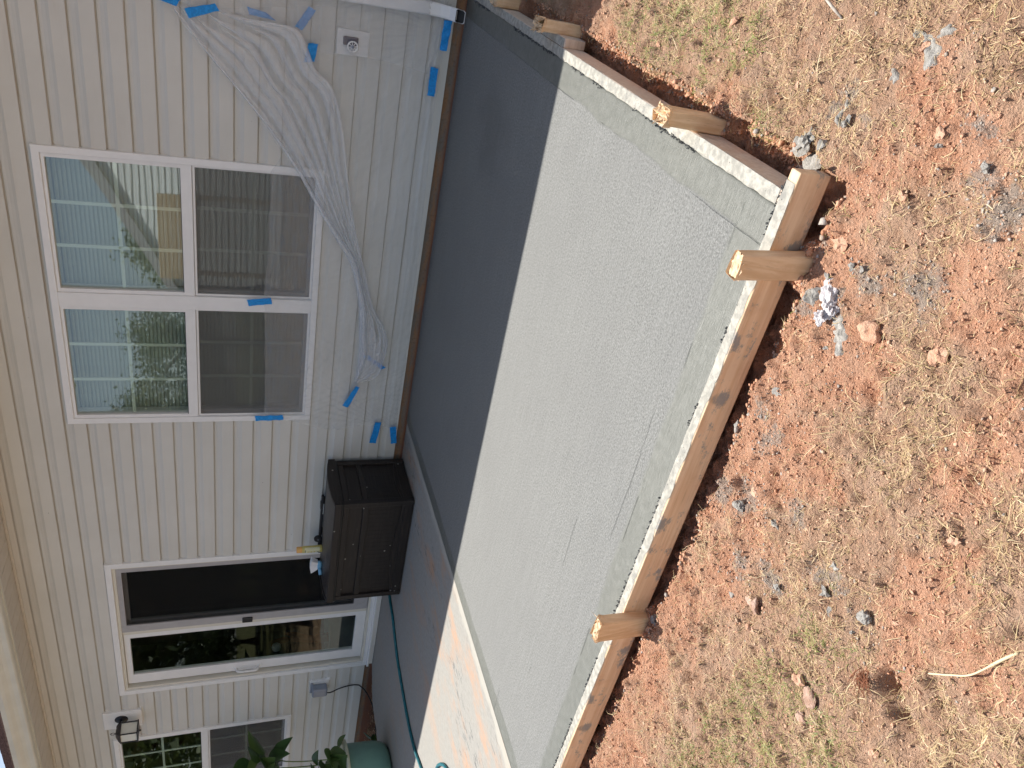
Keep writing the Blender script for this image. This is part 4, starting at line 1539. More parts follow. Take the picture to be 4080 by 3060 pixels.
def arch(pts_fn, n=14):
    V, F = [], []
    for i in range(n + 1):
        for q in pts_fn(i / n):
            V.append(q)
    for i in range(n):
        b = i * 4
        for k in range(4):
            F.append((b + k, b + (k + 1) % 4, b + 4 + (k + 1) % 4, b + 4 + k))
    return V, F


V, F = arch(lambda s: [(X0 + .04 + s * (X1 - X0 - .08), Y0 + .008, .071), (X0 + .04 + s * (X1 - X0 - .08), Y0 + .008, .082 + .028 * math.sin(math.pi * s)), (X0 + .04 + s * (X1 - X0 - .08), Y0 + .02, .082 + .028 * math.sin(math.pi * s)), (X0 + .04 + s * (X1 - X0 - .08), Y0 + .02, .071)])
wpy('arched_trim', V, F, M['box'], bx)
V, F = arch(lambda s: [(X1 - .008, Y0 + .05 + s * (Y1 - Y0 - .1), .071), (X1 - .008, Y0 + .05 + s * (Y1 - Y0 - .1), .082 + .02 * math.sin(math.pi * s)), (X1 - .02, Y0 + .05 + s * (Y1 - Y0 - .1), .082 + .02 * math.sin(math.pi * s)), (X1 - .02, Y0 + .05 + s * (Y1 - Y0 - .1), .071)])
wpy('arched_trim', V, F, M['box'], bx)
# lid: slab with a thick lip and a gently crowned top
V, F = [], []
LX0, LX1, LY0, LY1 = X0 - .008, X1 + .012, Y0 - .012, Y1 + .005
ny = 10
for (inset, zf) in ((0, lambda s: .505), (0, lambda s: .548), (.012, lambda s: .556 + .022 * math.sin(math.pi * min(1, s * 1.0)) ** .8)):
    pass
nx = 12
for i in range(nx + 1):
    for j in range(ny + 1):
        s, w = i / nx, j / ny
        h = .552 + .020 * (math.sin(math.pi * w) ** .7 if 0 < w < 1 else 0)
        V.append((LX0 + .02 + s * (LX1 - LX0 - .04), LY0 + .012 + w * (LY1 - LY0 - .02), h))
for i in range(nx):
    for j in range(ny):
        a = i * (ny + 1) + j
        F.append((a, a + ny + 1, a + ny + 2, a + 1))
lid = wpy('lid', V, F, M['lid'], bx, True)
wbox('lid_lip', (LX0, LY0, .506), (LX1, LY0 + .016, .556), M['box'], bx, 0.005)
wbox('lid_lip', (LX0, LY1 - .014, .506), (LX1, LY1, .556), M['box'], bx, 0.005)
for (a, b) in ((LX1 - .022, LX1 - .001), (LX0 + .001, LX0 + .022)):
    prof = []
    for k in range(11):
        w = k / 10
        prof.append((LY0 + .0165 + w * (LY1 - LY0 - .031), .556 + .024 * (math.sin(math.pi * w) ** .7 if 0 < w < 1 else 0)))
    prof = [(prof[0][0], .507)] + prof + [(prof[-1][0], .507)]
    V, F = extrude_profile(prof, a, b)
    wpy('lid_end', V, F, M['box'], bx)
wbox('lid_underside', (LX0 + .01, LY0 + .01, .4965), (LX1 - .01, LY1 - .01, .508), M['gasket'], bx)
wbox('hinge', (-4.10, LY1 - .012, .553), (-4.03, LY1 + .002, .572), M['box'], bx, 0.003)
wbox('hinge', (-4.42, LY1 - .012, .553), (-4.35, LY1 + .002, .572), M['box'], bx, 0.003)

# bottle, brush and a black wheeled tool on the lid
LT = .5715
bo = thing('bottle', 'yellow bottle with orange cap on the dark storage box', 'bottle', (-4.415, -.21, LT - .004))
V, F = lathe_data([(0, 0), (.024, 0), (.0265, .006), (.0265, .135), (.0255, .148), (.021, .152)], (-4.415, -.21, LT - .004), 24)
wpy('body', V, F, M['yellow'], bo, True)
V, F = [], []
for i in range(13):
    a = math.radians(-150 + i * 11)
    for z in (.018, .128):
        V.append((-4.415 + .0270 * math.cos(a), -.21 + .0270 * math.sin(a), LT + z))
for i in range(12):
    F.append((2 * i, 2 * i + 2, 2 * i + 3, 2 * i + 1))
wpy('label_panel', V, F, M['label'], bo, True)
for (z0_, z1_, a0, a1) in ((.024, .036, -118, -98), (.046, .112, -128, -124), (.052, .062, -112, -84), (.072, .084, -112, -84), (.094, .108, -112, -88), (.120, .126, -130, -60)):
    V = []
    n = 5
    for i in range(n + 1):
        a = math.radians(a0 + (a1 - a0) * i / n)
        for z in (z0_, z1_):
            V.append((-4.415 + .0273 * math.cos(a), -.21 + .0273 * math.sin(a), LT + z))
    wpy('label_print', V, [(2 * i, 2 * i + 2, 2 * i + 3, 2 * i + 1) for i in range(n)], M['printgrey'] if z0_ < .03 or z0_ > .11 else M['yellow'], bo)
V, F = lathe_data([(.021, .1485), (.0240, .150), (.0245, .156), (.0235, .186), (.021, .190), (0, .190)], (-4.415, -.21, LT - .004), 24)
wpy('cap', V, F, M['orange'], bo, True)

bru = thing('scrub_brush', 'scrub brush with white bristles and light blue handle on the storage box', 'brush', (-4.51, -.28, LT))
V, F = [], []
rsx = np.random.default_rng(12)
for i in range(26):
    for j in range(4):
        a = math.radians(-38 + 76 * i / 25)
        bx_, by_ = -4.515 + .036 * (i / 25 - .5) * 2, -.28 + .010 * (j - 1.5)
        L_ = .052 + .004 * rsx.random()
        d_ = Vector((math.sin(a) * .75, (j - 1.5) * .10 + .05 * (rsx.random() - .5), math.cos(a))).normalized()
        p0 = Vector((bx_, by_, LT + .033))
        p1 = p0 + d_ * L_
        V_, F_ = tube_data([p0, p1], [.0022, .0032], 5)
        b = len(V)
        V += V_
        F += [tuple(b + q for q in f) for f in F_]
wpy('bristles', V, F, M['bristle'], bru)
V, F = lathe_data([(0, 0), (.014, .002), (.020, .012), (.021, .024), (.017, .034), (0, .038)], (-4.535, -.285, LT - .001), 16)
V = [(-4.515 + (q[0] + 4.535) * 2.0, q[1], q[2]) for q in V]
wpy('head', V, F, M['bluehandle'], bru, True)
wtube('handle', [(-4.535, -.285, LT + .016), (-4.555, -.31, LT + .014), (-4.575, -.33, LT + .013)], [.016, .014, .012], M['bluehandle'], bru, 10)

tool = thing('wheeled_tool', 'black wheeled hand tool lying along the back of the storage box', 'tool', (-4.35, -.10, LT - .01))
V, F = lathe_data([(0, .012), (.010, .014), (.020, .013), (.027, .011), (.030, .006), (.030, -.006), (.027, -.011), (0, -.012)], (-4.405, -.115, LT + .020), 28, 'Y')
wpy('wheel', V, F, M['rubber'], tool, True)
V, F = lathe_data([(0, .0165), (.005, .0165), (.006, .013)], (-4.405, -.115, LT + .020), 12, 'Y')
wpy('axle', V, F, M['clearcover'], tool, True)
V, F = lathe_data([(.0135, .0135), (.0155, .0155), (.0185, .0155), (.0205, .0135)], (-4.405, -.115, LT + .020), 24, 'Y')
wpy('rim', V, F, M['black'], tool, True)
grip = [(-4.405, -.115, LT + .006), (-4.44, -.12, LT + .004), (-4.50, -.125, LT + .004), (-4.535, -.127, LT + .004)]
wtube('grip', grip, [.010, .016, .016, .013], M['rubber'], tool, 12)
wbox('blade_guard', (-4.40, -.10, LT - .008), (-4.00, -.062, LT + .012), M['rubber'], tool, 0.006)
wbox('clamp', (-4.12, -.104, LT - .006), (-4.055, -.066, LT + .018), M['lid'], tool, 0.004)
wbox('bright_edge', (-4.16, -.1085, LT - .006), (-4.06, -.1045, LT - .002), M['globe'], tool)

# ------------------------------------------------------------------ hose, tub and plants
hz = .008
hp = [(-4.80, -.02, hz), (-4.88, -.16, hz), (-4.955, -.33, hz), (-4.98, -.46, hz), (-5.06, -.64, hz), (-5.115, -.80, hz), (-5.155, -1.08, hz), (-5.17, -1.28, hz), (-5.15, -1.49, hz), (-5.07, -1.69, hz), (-5.00, -1.92, hz), (-5.05, -2.25, hz), (-4.98, -2.42, hz), (-4.86, -2.20, hz), (-4.73, -1.96, hz), (-4.56, -1.98, hz), (-4.42, -2.13, hz), (-4.42, -2.4, hz), (-4.62, -2.7, hz)]
ho = wtube('garden_hose', catmull(hp, 10), .0105, M['hose'], None, 10)
tag(ho, 'teal garden hose curving across the old patio', 'hose')

TC = (-6.27, -1.05)
tub = thing('planter_tub', 'round green tub with cream rim on the old patio', 'planter', (TC[0], TC[1], 0))
V, F = lathe_data([(0, .004), (.235, .004), (.262, .018), (.285, .05), (.300, .12), (.306, .30), (.306, .348)], (TC[0], TC[1], 0), 56)
wpy('bowl', V, F, M['tub'], tub, True)
V, F = lathe_data([(.304, .338), (.340, .340), (.346, .350), (.340, .362), (.26, .364), (.25, .352), (.24, .30)], (TC[0], TC[1], 0), 56)
wpy('rim', V, F, M['tubrim'], tub, True)
V, F = lathe_data([(.245, .335), (.15, .342), (0, .338)], (TC[0], TC[1], 0), 32)
wpy('soil', V, F, M['soilstrip'], tub, True)
for a in (-.3, .9, 2.1, 3.4, 4.6, 5.6):
    q = Vector((TC[0] + .318 * math.cos(a), TC[1] + .318 * math.sin(a), .363))
    wbox('knob', q - Vector((.012, .012, 0)), q + Vector((.012, .012, .012)), M['tubrim'], tub, 0.003)


def leaf_mesh(L, W, droop, fold):
    """heart-shaped leaf pointing along +X, base at origin"""
    n = 9
    V, F = [], []
    for i in range(n + 1):
        s = i / n
        w = W * (math.sin(math.pi * min(1, s * .92 + .08)) ** .75) * (1.15 - .55 * s)
        z = -droop * s * s * L
        x = L * s
        V += [(x - .10 * L * (1 - s), -w, z + fold * w), (x, -w * .45, z + fold * w * .25), (x, 0, z), (x, w * .45, z + fold * w * .25), (x - .10 * L * (1 - s), w, z + fold * w)]
    for i in range(n):
        for k in range(4):
            a = i * 5 + k
            F.append((a, a + 1, a + 6, a + 5))
    me = bpy.data.meshes.new('leaf')
    me.from_pydata(V, [], F)
    me.polygons.foreach_set('use_smooth', [True] * len(F))
    me.materials.append(M['leaf'])
    return me


LEAVES = [leaf_mesh(.16, .075, .35, .35), leaf_mesh(.13, .07, .6, .2), leaf_mesh(.20, .055, .25, .45), leaf_mesh(.11, .05, .1, .3)]


def plant(name, label, base, stems, leaves):
    pl = thing(name, label, 'plant', base)
    for st in stems:
        wtube('stem', catmull(st, 5), .005, M['stem'], pl, 6)
    for (q, az, el, rl_, k, sc) in leaves:
        o = bpy.data.objects.new('leaf', LEAVES[k])
        COL.objects.link(o)
        o.parent = pl
        o.location = Vector(q) - Vector(base)
        o.rotation_euler = (math.radians(rl_), math.radians(-el), math.radians(az))
        o.scale = (sc, sc, sc)
    return pl


b1 = (-6.12, -.98, .34)
plant('leafy_plant', 'broad dark leaves spilling from the green tub', b1,
      [[b1, (-6.16, -.95, .42), (-6.14, -.90, .50)], [b1, (-6.12, -.98, .46), (-6.17, -.98, .60)], [b1, (-6.06, -.93, .40), (-6.02, -.88, .45)]],
      [((-6.04, -.90, .46), -70, 20, 20, 0, 1.25), ((-6.06, -.92, .48), -20, -30, -30, 0, 1.1), ((-6.12, -.92, .52), -95, 10, 30, 1, 1.2), ((-6.15, -.92, .56), 10, 20, 20, 0, .95),
       ((-6.18, -.95, .60), -60, 30, -20, 0, 1.1), ((-6.17, -.96, .62), 150, 10, 10, 1, 1.2), ((-6.08, -.95, .42), -40, 5, 40, 1, 1.3), ((-6.20, -.98, .66), -80, 50, 10, 3, 1.2),
       ((-6.10, -.98, .40), -110, -10, 10, 3, 1.2), ((-6.14, -.98, .50), -30, -50, 0, 0, 1.1), ((-6.22, -.99, .58), -100, -30, 30, 0, 1.1), ((-6.03, -.86, .40), 20, -20, 0, 3, 1.1)])
b2 = (-6.92, -.46, -.07)
plant('leafy_plant', 'taller leafy plant in front of the far twin window', b2,
      [[b2, (-6.90, -.44, .3), (-6.86, -.42, .7), (-6.76, -.40, .95)], [b2, (-6.93, -.45, .5), (-6.88, -.42, 1.05)]],
      [((-6.70, -.40, .98), -20, 35, 20, 2, 1.5), ((-6.70, -.40, .95), 30, 40, -30, 2, 1.4), ((-6.74, -.42, .93), -70, 15, 20, 0, 1.3), ((-6.76, -.43, .90), -20, -20, -20, 2, 1.4),
       ((-6.76, -.42, .99), -100, 45, 10, 0, 1.5), ((-6.84, -.42, 1.08), -60, 60, 0, 0, 1.5), ((-6.83, -.44, 1.02), -110, 20, 20, 0, 1.5), ((-6.75, -.44, .84), 0, -10, 10, 2, 1.5),
       ((-6.80, -.44, .84), -90, -15, 30, 0, 1.3), ((-6.72, -.42, 1.0), 60, 30, 0, 1, 1.2), ((-6.88, -.43, 1.1), 170, 30, 0, 0, 1.5), ((-6.80, -.44, .95), -40, 0, 40, 1, 1.5)])
plant('leafy_plant', 'small pointed weed in the soil strip behind the green tub', (-6.62, -.50, -.08),
      [[(-6.62, -.50, -.08), (-6.60, -.48, -.03), (-6.58, -.46, .02)]], [((-6.60, -.48, 0.0), 60, 60, 0, 3, 1.1), ((-6.60, -.48, -.02), -30, 50, 0, 3, .8)])

# potted tree indoors, seen through the door
pt = thing('potted_tree', 'pale green pot with a brown trunk indoors behind the glass door', 'potted tree', (-6.62, .72, .02))
V, F = lathe_data([(0, .002), (.16, .002), (.19, .03), (.21, .26), (.225, .27), (.225, .29), (.205, .29), (.19, .24), (0, .24)], (-6.62, .72, .02), 32)
wpy('pot', V, F, M['potgreen'], pt, True)
wtube('trunk', catmull([(-6.62, .72, .24), (-6.63, .72, .45), (-6.60, .73, .65), (-6.63, .72, .85)], 5), [.045] * 5 + [.038] * 5 + [.03] * 6, M['driftwood'], pt, 10)
wtube('branch', [(-6.61, .72, .50), (-6.53, .72, .62), (-6.50, .72, .72)], [.03, .022, .016], M['driftwood'], pt, 8)
V, F = lathe_data([(0, -.045)] + [(.045 * math.cos(a), .045 * math.sin(a)) for a in np.linspace(-1.3, 1.3, 9)] + [(0, .045)], (-6.62, .66, .80), 18)
wpy('globe', V, F, M['globe'], pt, True)

# ------------------------------------------------------------------ form boards and stakes


def board(name, p0, p1, h, th, ztop, mat, label, group=None, nseg=40, nz=6):
    """upright plank whose inner top edge runs p0->p1, outer side to the right of it; origin at its middle"""
    p0, p1 = Vector((*p0, 0)), Vector((*p1, 0))
    L = (p1 - p0).length
    dirv = (p1 - p0).normalized()
    side = Vector((dirv.y, -dirv.x, 0))
    bm = bmesh.new()
    bmesh.ops.create_cube(bm, size=1)
    for q in bm.verts:
        q.co = Vector((q.co.x * L, q.co.y * th, q.co.z * h))
    ed = [e for e in bm.edges]
    bmesh.ops.bevel(bm, geom=ed, offset=.004, segments=2, profile=.5, affect='EDGES')
    me = bpy.data.meshes.new(name)
    bm.to_mesh(me)
    bm.free()
    o = new_obj(name, me, mat)
    mid = (p0 + p1) / 2 + side * th / 2
    o.location = (mid.x, mid.y, ztop - h / 2)
    o.rotation_euler = (0, 0, math.atan2(dirv.y, dirv.x))
    return tag(o, label, 'form board', group)


def crust(board_obj, p0, p1, th, ztop, seed, inner=-.004, lo=.45, hi=1.0, hgt=.0013):
    """ragged cement crust lying on the top face, built in world space and parented to its board"""
    p0, p1 = Vector((*p0, 0)), Vector((*p1, 0))
    L = (p1 - p0).length
    d = (p1 - p0).normalized()
    s = Vector((d.y, -d.x, 0))
    nu, nv = int(L / .008), 9
    t_ = np.linspace(0, L, nu)
    e_out = th * (lo + (hi - lo) * sstep(.25, .75, fbm(t_, t_ * 0 + seed, 14, 500 + seed, 5)))
    e_in = inner + .0035 * (fbm(t_, t_ * 0 + seed + 3, 30, 520 + seed, 3) - .5) * 2
    V, F = [], []
    for i in range(nu):
        for j in range(nv):
            w = j / (nv - 1)
            a = e_in[i] + (e_out[i] - e_in[i]) * w
            q = p0 + d * t_[i] + s * a
            up_ = 0.0006 + hgt * (.35 + fbm(np.array([t_[i]]), np.array([a]), 70, 540 + seed, 3)[0]) * min(1, 6 * w * (1 - w) + .25)
            z = ztop + up_
            if a < 0:
                z = ztop - .004 + up_ * .5
            V.append((q.x, q.y, z))
    for i in range(nu - 1):
        for j in range(nv - 1):
            F.append((i * nv + j, (i + 1) * nv + j, (i + 1) * nv + j + 1, i * nv + j + 1))
    me = bpy.data.meshes.new('cement_crust')
    A = np.array(V)
    inv = board_obj.matrix_basis.inverted()
    me.from_pydata([tuple(inv @ Vector(q)) for q in V], [], F)
    me.polygons.foreach_set('use_smooth', [True] * len(F))
    o = new_obj('cement_crust', me, M['crust'], board_obj)
    if inner < 0:
        rs_ = np.random.default_rng(560 + seed)
        n_ = int(L * 420)
        tt = rs_.random(n_) * L
        gate = fbm(tt, tt * 0 + seed, 6, 570 + seed, 3)
        tt = tt[gate > .42]
        n_ = len(tt)
        aa = rs_.normal(-.004, .0045, n_)
        ra = rs_.uniform(.0012, .0040, n_)
        VV = []
        FF = []
        for q in range(n_):
            c_ = p0 + d * float(tt[q]) + s * float(aa[q])
            b0 = len(VV)
            for (ix, iy, iz) in ((1, 0, 0), (-1, 0, 0), (0, 1, 0), (0, -1, 0), (0, 0, 1), (0, 0, -1)):
                k_ = ra[q] * rs_.uniform(.6, 1.4)
                VV.append(inv @ Vector((c_.x + ix * k_, c_.y + iy * k_, ztop - .002 + iz * k_)))
            for f_ in ((0, 2, 4), (2, 1, 4), (1, 3, 4), (3, 0, 4), (2, 0, 5), (1, 2, 5), (3, 1, 5), (0, 3, 5)):
                FF.append(tuple(b0 + w_ for w_ in f_))
        me = bpy.data.meshes.new('mortar_crumbs')
        me.from_pydata([tuple(q) for q in VV], [], FF)
        oc = new_obj('mortar_crumbs', me, M['darkmortar'], board_obj)
        oc['kind'] = 'stuff'
    return o


BH, BT = .089, .038
fa, fb = (-.402, -3.0535), (-2.02, -3.030)
fb2, fc = (-2.0235, -3.030), (-3.46, -3.0085)
# direction chosen so that the outside is away from the house: run from -x to +x puts the outside at -y
f1 = board('form_board', fb, fa, BH, BT, .004, M['lumber_x'], 'front form board with the clean corner end along the slab')
crust(f1, fb, (-.43, -3.0531), BT, .004, 1, lo=.80, hi=1.0)
f2 = board('form_board', fc, fb2, BH, BT, .003, M['lumber_x'], 'muddy front form board left of the joint')
crust(f2, fc, fb2, BT, .003, 2, lo=.74, hi=1.0)
r1 = board('form_board', (-.4945, -3.0495), (-.4965, -.14), BH, BT, .003, M['lumber_y'], 'right form board caked with pale cement along the slab')
crust(r1, (-.4945, -3.045), (-.4965, -.14), BT, .003, 3, lo=.93, hi=1.0)
r2 = board('form_board', (-.4575, -1.515), (-.4575, -1.215), BH, .034, .002, M['lumber_y'], 'short scrap board nailed outside the right form')
crust(r2, (-.4575, -1.51), (-.4575, -1.225), .034, .002, 4, inner=.001, lo=.8, hi=1.0, hgt=.002)
# mortar slopped between slab and forms
V, F = [], []


def stake(label, base, w, d, ztop, tilt=(0, 0), rotz=0.0, seed=0, frayed=1.0, group='wooden stakes holding the forms'):
    """base: centre at ground, driven below it; top battered and flared"""
    rs = np.random.default_rng(600 + seed)
    root = thing('stake', label, 'stake', (base[0], base[1], -.11), group)
    z_lv = [-.16, -.02, .06, .12, ztop + .11 - .022, ztop + .11 - .008, ztop + .11]
    nx, ny = 7, 5
    V, F = [], []
    cr, sr = math.cos(rotz), math.sin(rotz)
    rings = []
    for li, z in enumerate(z_lv):
        ring = []
        fl = 1 + (0.10 * frayed if li == 6 else .05 * frayed if li == 5 else 0)
        cw, cd = .5 - .0035 / w, .5 - .0035 / d
        per = [(-cw, -.5), (0, -.5), (cw, -.5), (.5, -cd), (.5, 0), (.5, cd), (cw, .5), (0, .5), (-cw, .5), (-.5, cd), (-.5, 0), (-.5, -cd)]
        for (a, b) in per:
            rr = 1.0
            x, y = a * w * fl * rr, b * d * fl * rr
            zz = z
            if li >= 5:
                x += .004 * frayed * rs.normal()
                y += .004 * frayed * rs.normal()
                zz += .007 * frayed * rs.normal() * (1 if li == 6 else .4)
            x += tilt[0] * (z - .1)
            y += tilt[1] * (z - .1)
            ring.append(len(V))
            V.append((x * cr - y * sr, x * sr + y * cr, zz))
        rings.append(ring)
    m = len(rings[0])
    for a, b in zip(rings[:-1], rings[1:]):
        for k in range(m):
            F.append((a[k], a[(k + 1) % m], b[(k + 1) % m], b[k]))
    bm = bmesh.new()
    me = bpy.data.meshes.new('shaft')
    me.from_pydata(V, [], F)
    sh = new_obj('shaft', me, M['stake'], root)
    # battered top: rough cap of torn fibres
    V2, F2 = [], []
    n1, n2 = 10, 8
    for i in range(n1 + 1):
        for j in range(n2 + 1):
            a, b = i / n1 - .5, j / n2 - .5
            x, y = a * w * (1 + .08 * frayed), b * d * (1 + .08 * frayed)
            zz = ztop + .109 + .005 * frayed * rs.normal() - .006 * (abs(a) + abs(b)) ** 2
            x += tilt[0] * ztop + .0025 * rs.normal()
            y += tilt[1] * ztop + .0025 * rs.normal()
            V2.append((x * cr - y * sr, x * sr + y * cr, zz))
    for i in range(n1):
        for j in range(n2):
            a = i * (n2 + 1) + j
            F2.append((a, a + n2 + 1, a + n2 + 2, a + 1))
    # torn splinters around the rim
    for k in range(int(70 * frayed)):
        a = rs.random() * 2 * math.pi
        rq = rs.random() ** .4
        x, y = rq * .5 * w * max(-1, min(1, 1.3 * math.cos(a))), rq * .5 * d * max(-1, min(1, 1.3 * math.sin(a)))
        x += tilt[0] * ztop
        y += tilt[1] * ztop
        zb = ztop + .100 + .008 * rs.random()
        L_ = .003 + .011 * rs.random() ** 1.5
        p0 = np.array([x, y, zb])
        dv = np.array([.55 * math.cos(a) + .45 * rs.normal(), .55 * math.sin(a) + .45 * rs.normal(), .25 + .8 * rs.random()]) * L_
        sd = np.array([-math.sin(a), math.cos(a), .3]) * (.0008 + .0022 * rs.random())
        b0 = len(V2)
        for q in (p0 - sd, p0 + sd, p0 + dv + sd * .5, p0 + dv - sd * .3 + np.array([0, 0, .003])):
            V2.append((q[0] * cr - q[1] * sr, q[0] * sr + q[1] * cr, q[2]))
        F2.append((b0, b0 + 1, b0 + 2, b0 + 3))
    me2 = bpy.data.meshes.new('battered_top')
    me2.from_pydata(V2, [], F2)
    new_obj('battered_top', me2, M['splinter'], root)
    bm.free()
    return root


stake('clean wooden stake on the front form nearest the corner', (-.622, -3.117), .064, .040, .098, (-.10, .12), -.02, 1, .22)
stake('brown wooden stake with frayed top midway along the front form', (-1.950, -3.090), .088, .040, .110, (.12, -.10), .02, 2, .55)
stake('wooden stake with split top midway along the right form', (-.432, -2.575), .044, .072, .095, (.02, .12), 0.0, 3, .9)
stake('leaning wooden stake with shredded top beside the short scrap board', (-.405, -1.385), .046, .085, .075, (.0, .22), .08, 4, 1.3)
stake('stake end at the picture edge on the right form near the wall', (-.432, -.60), .046, .10, .035, (0, .0), 0.0, 5, .4)

# ------------------------------------------------------------------ loose stones, clods and sticks on the lawn
def ico(seed, sub=2, rough=.28):
    bm = bmesh.new()
    bmesh.ops.create_icosphere(bm, subdivisions=sub, radius=1.0)
    rs = np.random.default_rng(seed)
    ax = rs.normal(size=(18, 3))
    am = rs.normal(size=18)
    fq = [1.9, 4.2, 8.5]
    for q in bm.verts:
        n = np.array(q.co)
        f = 1.0
        for i in range(18):
            o = i // 6
            f += rough * (.5, .34, .20)[o] * am[i] * math.sin(fq[o] * float(n @ ax[i]) + i)
        q.co = q.co * min(1.7, max(.4, f)) + Vector(rs.normal(size=3) * .04 * rough)
    me = bpy.data.meshes.new('rock')
    bm.to_mesh(me)
    bm.free()
    return me


def lump(name, label, cat, x, y, r, flat, mat, seed, group=None, sub=2, rough=.28, sink=.35, asp=1.3):
    me = ico(seed, sub, rough)
    o = new_obj(name, me, mat)
    z = float(lawn_z(np.array([x]), np.array([y]))[0])
    o.location = (x, y, z + r * flat * (1 - sink))
    o.scale = (r * asp, r, r * flat)
    o.rotation_euler = (0, 0, random.uniform(0, 6.28))
    return tag(o, label, cat, group)


lump('mortar_lump', 'large white mortar lump on red clay below the corner stake', 'mortar lump', -.618, -3.243, .020, .7, M['whitestone'], 1, None, 3, .34)
lump('mortar_lump', 'flat white mortar chip just left of the large white lump', 'mortar lump', -.652, -3.264, .014, .6, M['whitestone'], 2, None, 3, .4)
lump('mortar_lump', 'rounded white mortar lump at the end of the white row', 'mortar lump', -.682, -3.256, .015, .8, M['whitestone'], 3, None, 3, .3)
lump('mortar_lump', 'pale grey mortar lump beside the row of white lumps', 'mortar lump', -.640, -3.252, .019, .6, M['whitestone'], 4, None, 3, .34)
lump('clay_clod', 'large orange clay clod standing alone on the bare lawn', 'clay clod', -.640, -3.400, .019, .75, M['clod'], 5, None, 3, .20)
lump('clay_clod', 'split orange clay clod near the bottom edge of the bare patch', 'clay clod', -.592, -3.572, .014, .6, M['clod'], 6, None, 3, .24)
lump('stone', 'grey pointed stone lying among dry grass', 'stone', -1.180, -3.720, .014, .8, M['greystone'], 7, None, 3, .3)
lump('stone', 'pale tan stone half in the grass beside the green tufts', 'stone', -1.452, -3.44, .018, .5, M['tanstone'], 8, None, 3, .2)
lump('stone', 'flat pinkish stone in dry grass, upper of a pair', 'stone', -1.482, -3.712, .017, .45, M['tanstone'], 9, None, 3, .25)
lump('stone', 'flat pinkish stone in dry grass, lower of a pair', 'stone', -1.552, -3.722, .015, .5, M['tanstone'], 10, None, 3, .25)
lump('stone', 'small grey stone in the cement dust by the front form', 'stone', -1.268, -3.262, .014, .7, M['greystone'], 11, None, 3, .3)
lump('mortar_lump', 'crumbly grey mortar pile just outside the board corner', 'mortar lump', -.385, -2.985, .026, .5, M['greystone'], 12, None, 3, .6)
lump('mortar_lump', 'second crumbly grey mortar pile beside the board corner', 'mortar lump', -.362, -2.962, .02, .45, M['greystone'], 13, None, 3, .6)


def smear(label, x, y, rx, ry, rot, seed, hgt=.006):
    """thin torn pat of mortar following the soil"""
    n_r, n_a = 9, 44
    V, F = [], []
    for i in range(n_r):
        for k in range(n_a):
            a = 2 * math.pi * k / n_a
            f = (i / (n_r - 1))
            e = 1 + .75 * (fbm(np.array([3 + math.cos(a)]), np.array([3 + math.sin(a)]), 1.6, 700 + seed, 3)[0] - .5) * 2
            px_, py_ = rx * f * e * math.cos(a), ry * f * e * math.sin(a)
            qx, qy = x + px_ * math.cos(rot) - py_ * math.sin(rot), y + px_ * math.sin(rot) + py_ * math.cos(rot)
            zz = float(lawn_z(np.array([qx]), np.array([qy]))[0])
            zz += hgt * (1 - f ** 6) * (.4 + 1.2 * fbm(np.array([qx]), np.array([qy]), 90, 720 + seed, 3)[0]) - .0015
            V.append((qx, qy, zz))
    for i in range(n_r - 1):
        for k in range(n_a):
            k2 = (k + 1) % n_a
            F.append((i * n_a + k, (i + 1) * n_a + k, (i + 1) * n_a + k2, i * n_a + k2))
    o = wpy('mortar_smear', V, F, M['greystone'], None, True)
    return tag(o, label, 'mortar smear')


smear('largest flattened grey mortar smear on the red clay', -.100, -3.205, .040, .018, 1.0, 1)
smear('narrow flattened grey mortar smear at the picture top', -.062, -3.222, .024, .009, 2.0, 2)
smear('small broken grey mortar smear beside the largest one', -.072, -3.145, .015, .010, .4, 3)
smear('round greenish grey mortar pat on trampled clay', -.162, -3.150, .016, .014, 0, 4, .005)
smear('grey mortar pat with crumbs near the dry tufts', -.268, -3.045, .030, .014, .5, 5, .010)
smear('dark grey mortar spill on clay below the white lumps', -.700, -3.315, .040, .025, .8, 6, .006)
smear('grey mortar spill beside the corner stake and white lumps', -.655, -3.205, .026, .02, .3, 7, .005)
lump('clay_clod', 'dark red clod in the grass hollow at the lower right', 'clay clod', -1.470, -3.672, .013, .8, M['clod'], 19, None, 2, .3)
rsg = np.random.default_rng(77)
for i in range(46):
    for _ in range(50):
        x, y = rsg.uniform(-2.6, .15), rsg.uniform(-4.1, -1.2)
        if y < front_y(x) - .05 or x > -.40:
            break
    lump('clay_clod', 'small red clay clod among the trampled lawn', 'clay clod', x, y, rsg.uniform(.005, .012), rsg.uniform(.6, .85), M['clod'], 100 + i, 'small clay clods on the lawn', 2, .6)
for i in range(40):
    if i < 22:
        gx_, gy_, gr_ = GREY[rsg.integers(len(GREY))]
        x, y = gx_ + rsg.normal() * gr_, gy_ + rsg.normal() * gr_
    else:
        x = rsg.uniform(-3.0, -.5)
        y = front_y(x) - rsg.uniform(.015, .06)
    if y > front_y(x) - .012 and x < -.42:
        y = front_y(x) - .02
    lump('pebble', 'small grey mortar pebble beside the forms', 'pebble', x, y, rsg.uniform(.004, .010), rsg.uniform(.6, .9), M['greystone'], 200 + i, 'grey mortar pebbles near the forms', 2, .5)
zz = float(lawn_z(np.array([-.08]), np.array([-2.88]))[0])
sk = wtube('stick', [(-.062, -2.84, zz + .018), (-.078, -2.88, zz + .016), (-.092, -2.915, zz + .012)], [.0036, .0040, .003], M['twig'], None, 8)
tag(sk, 'short grey twig on the grass at the picture top', 'twig')
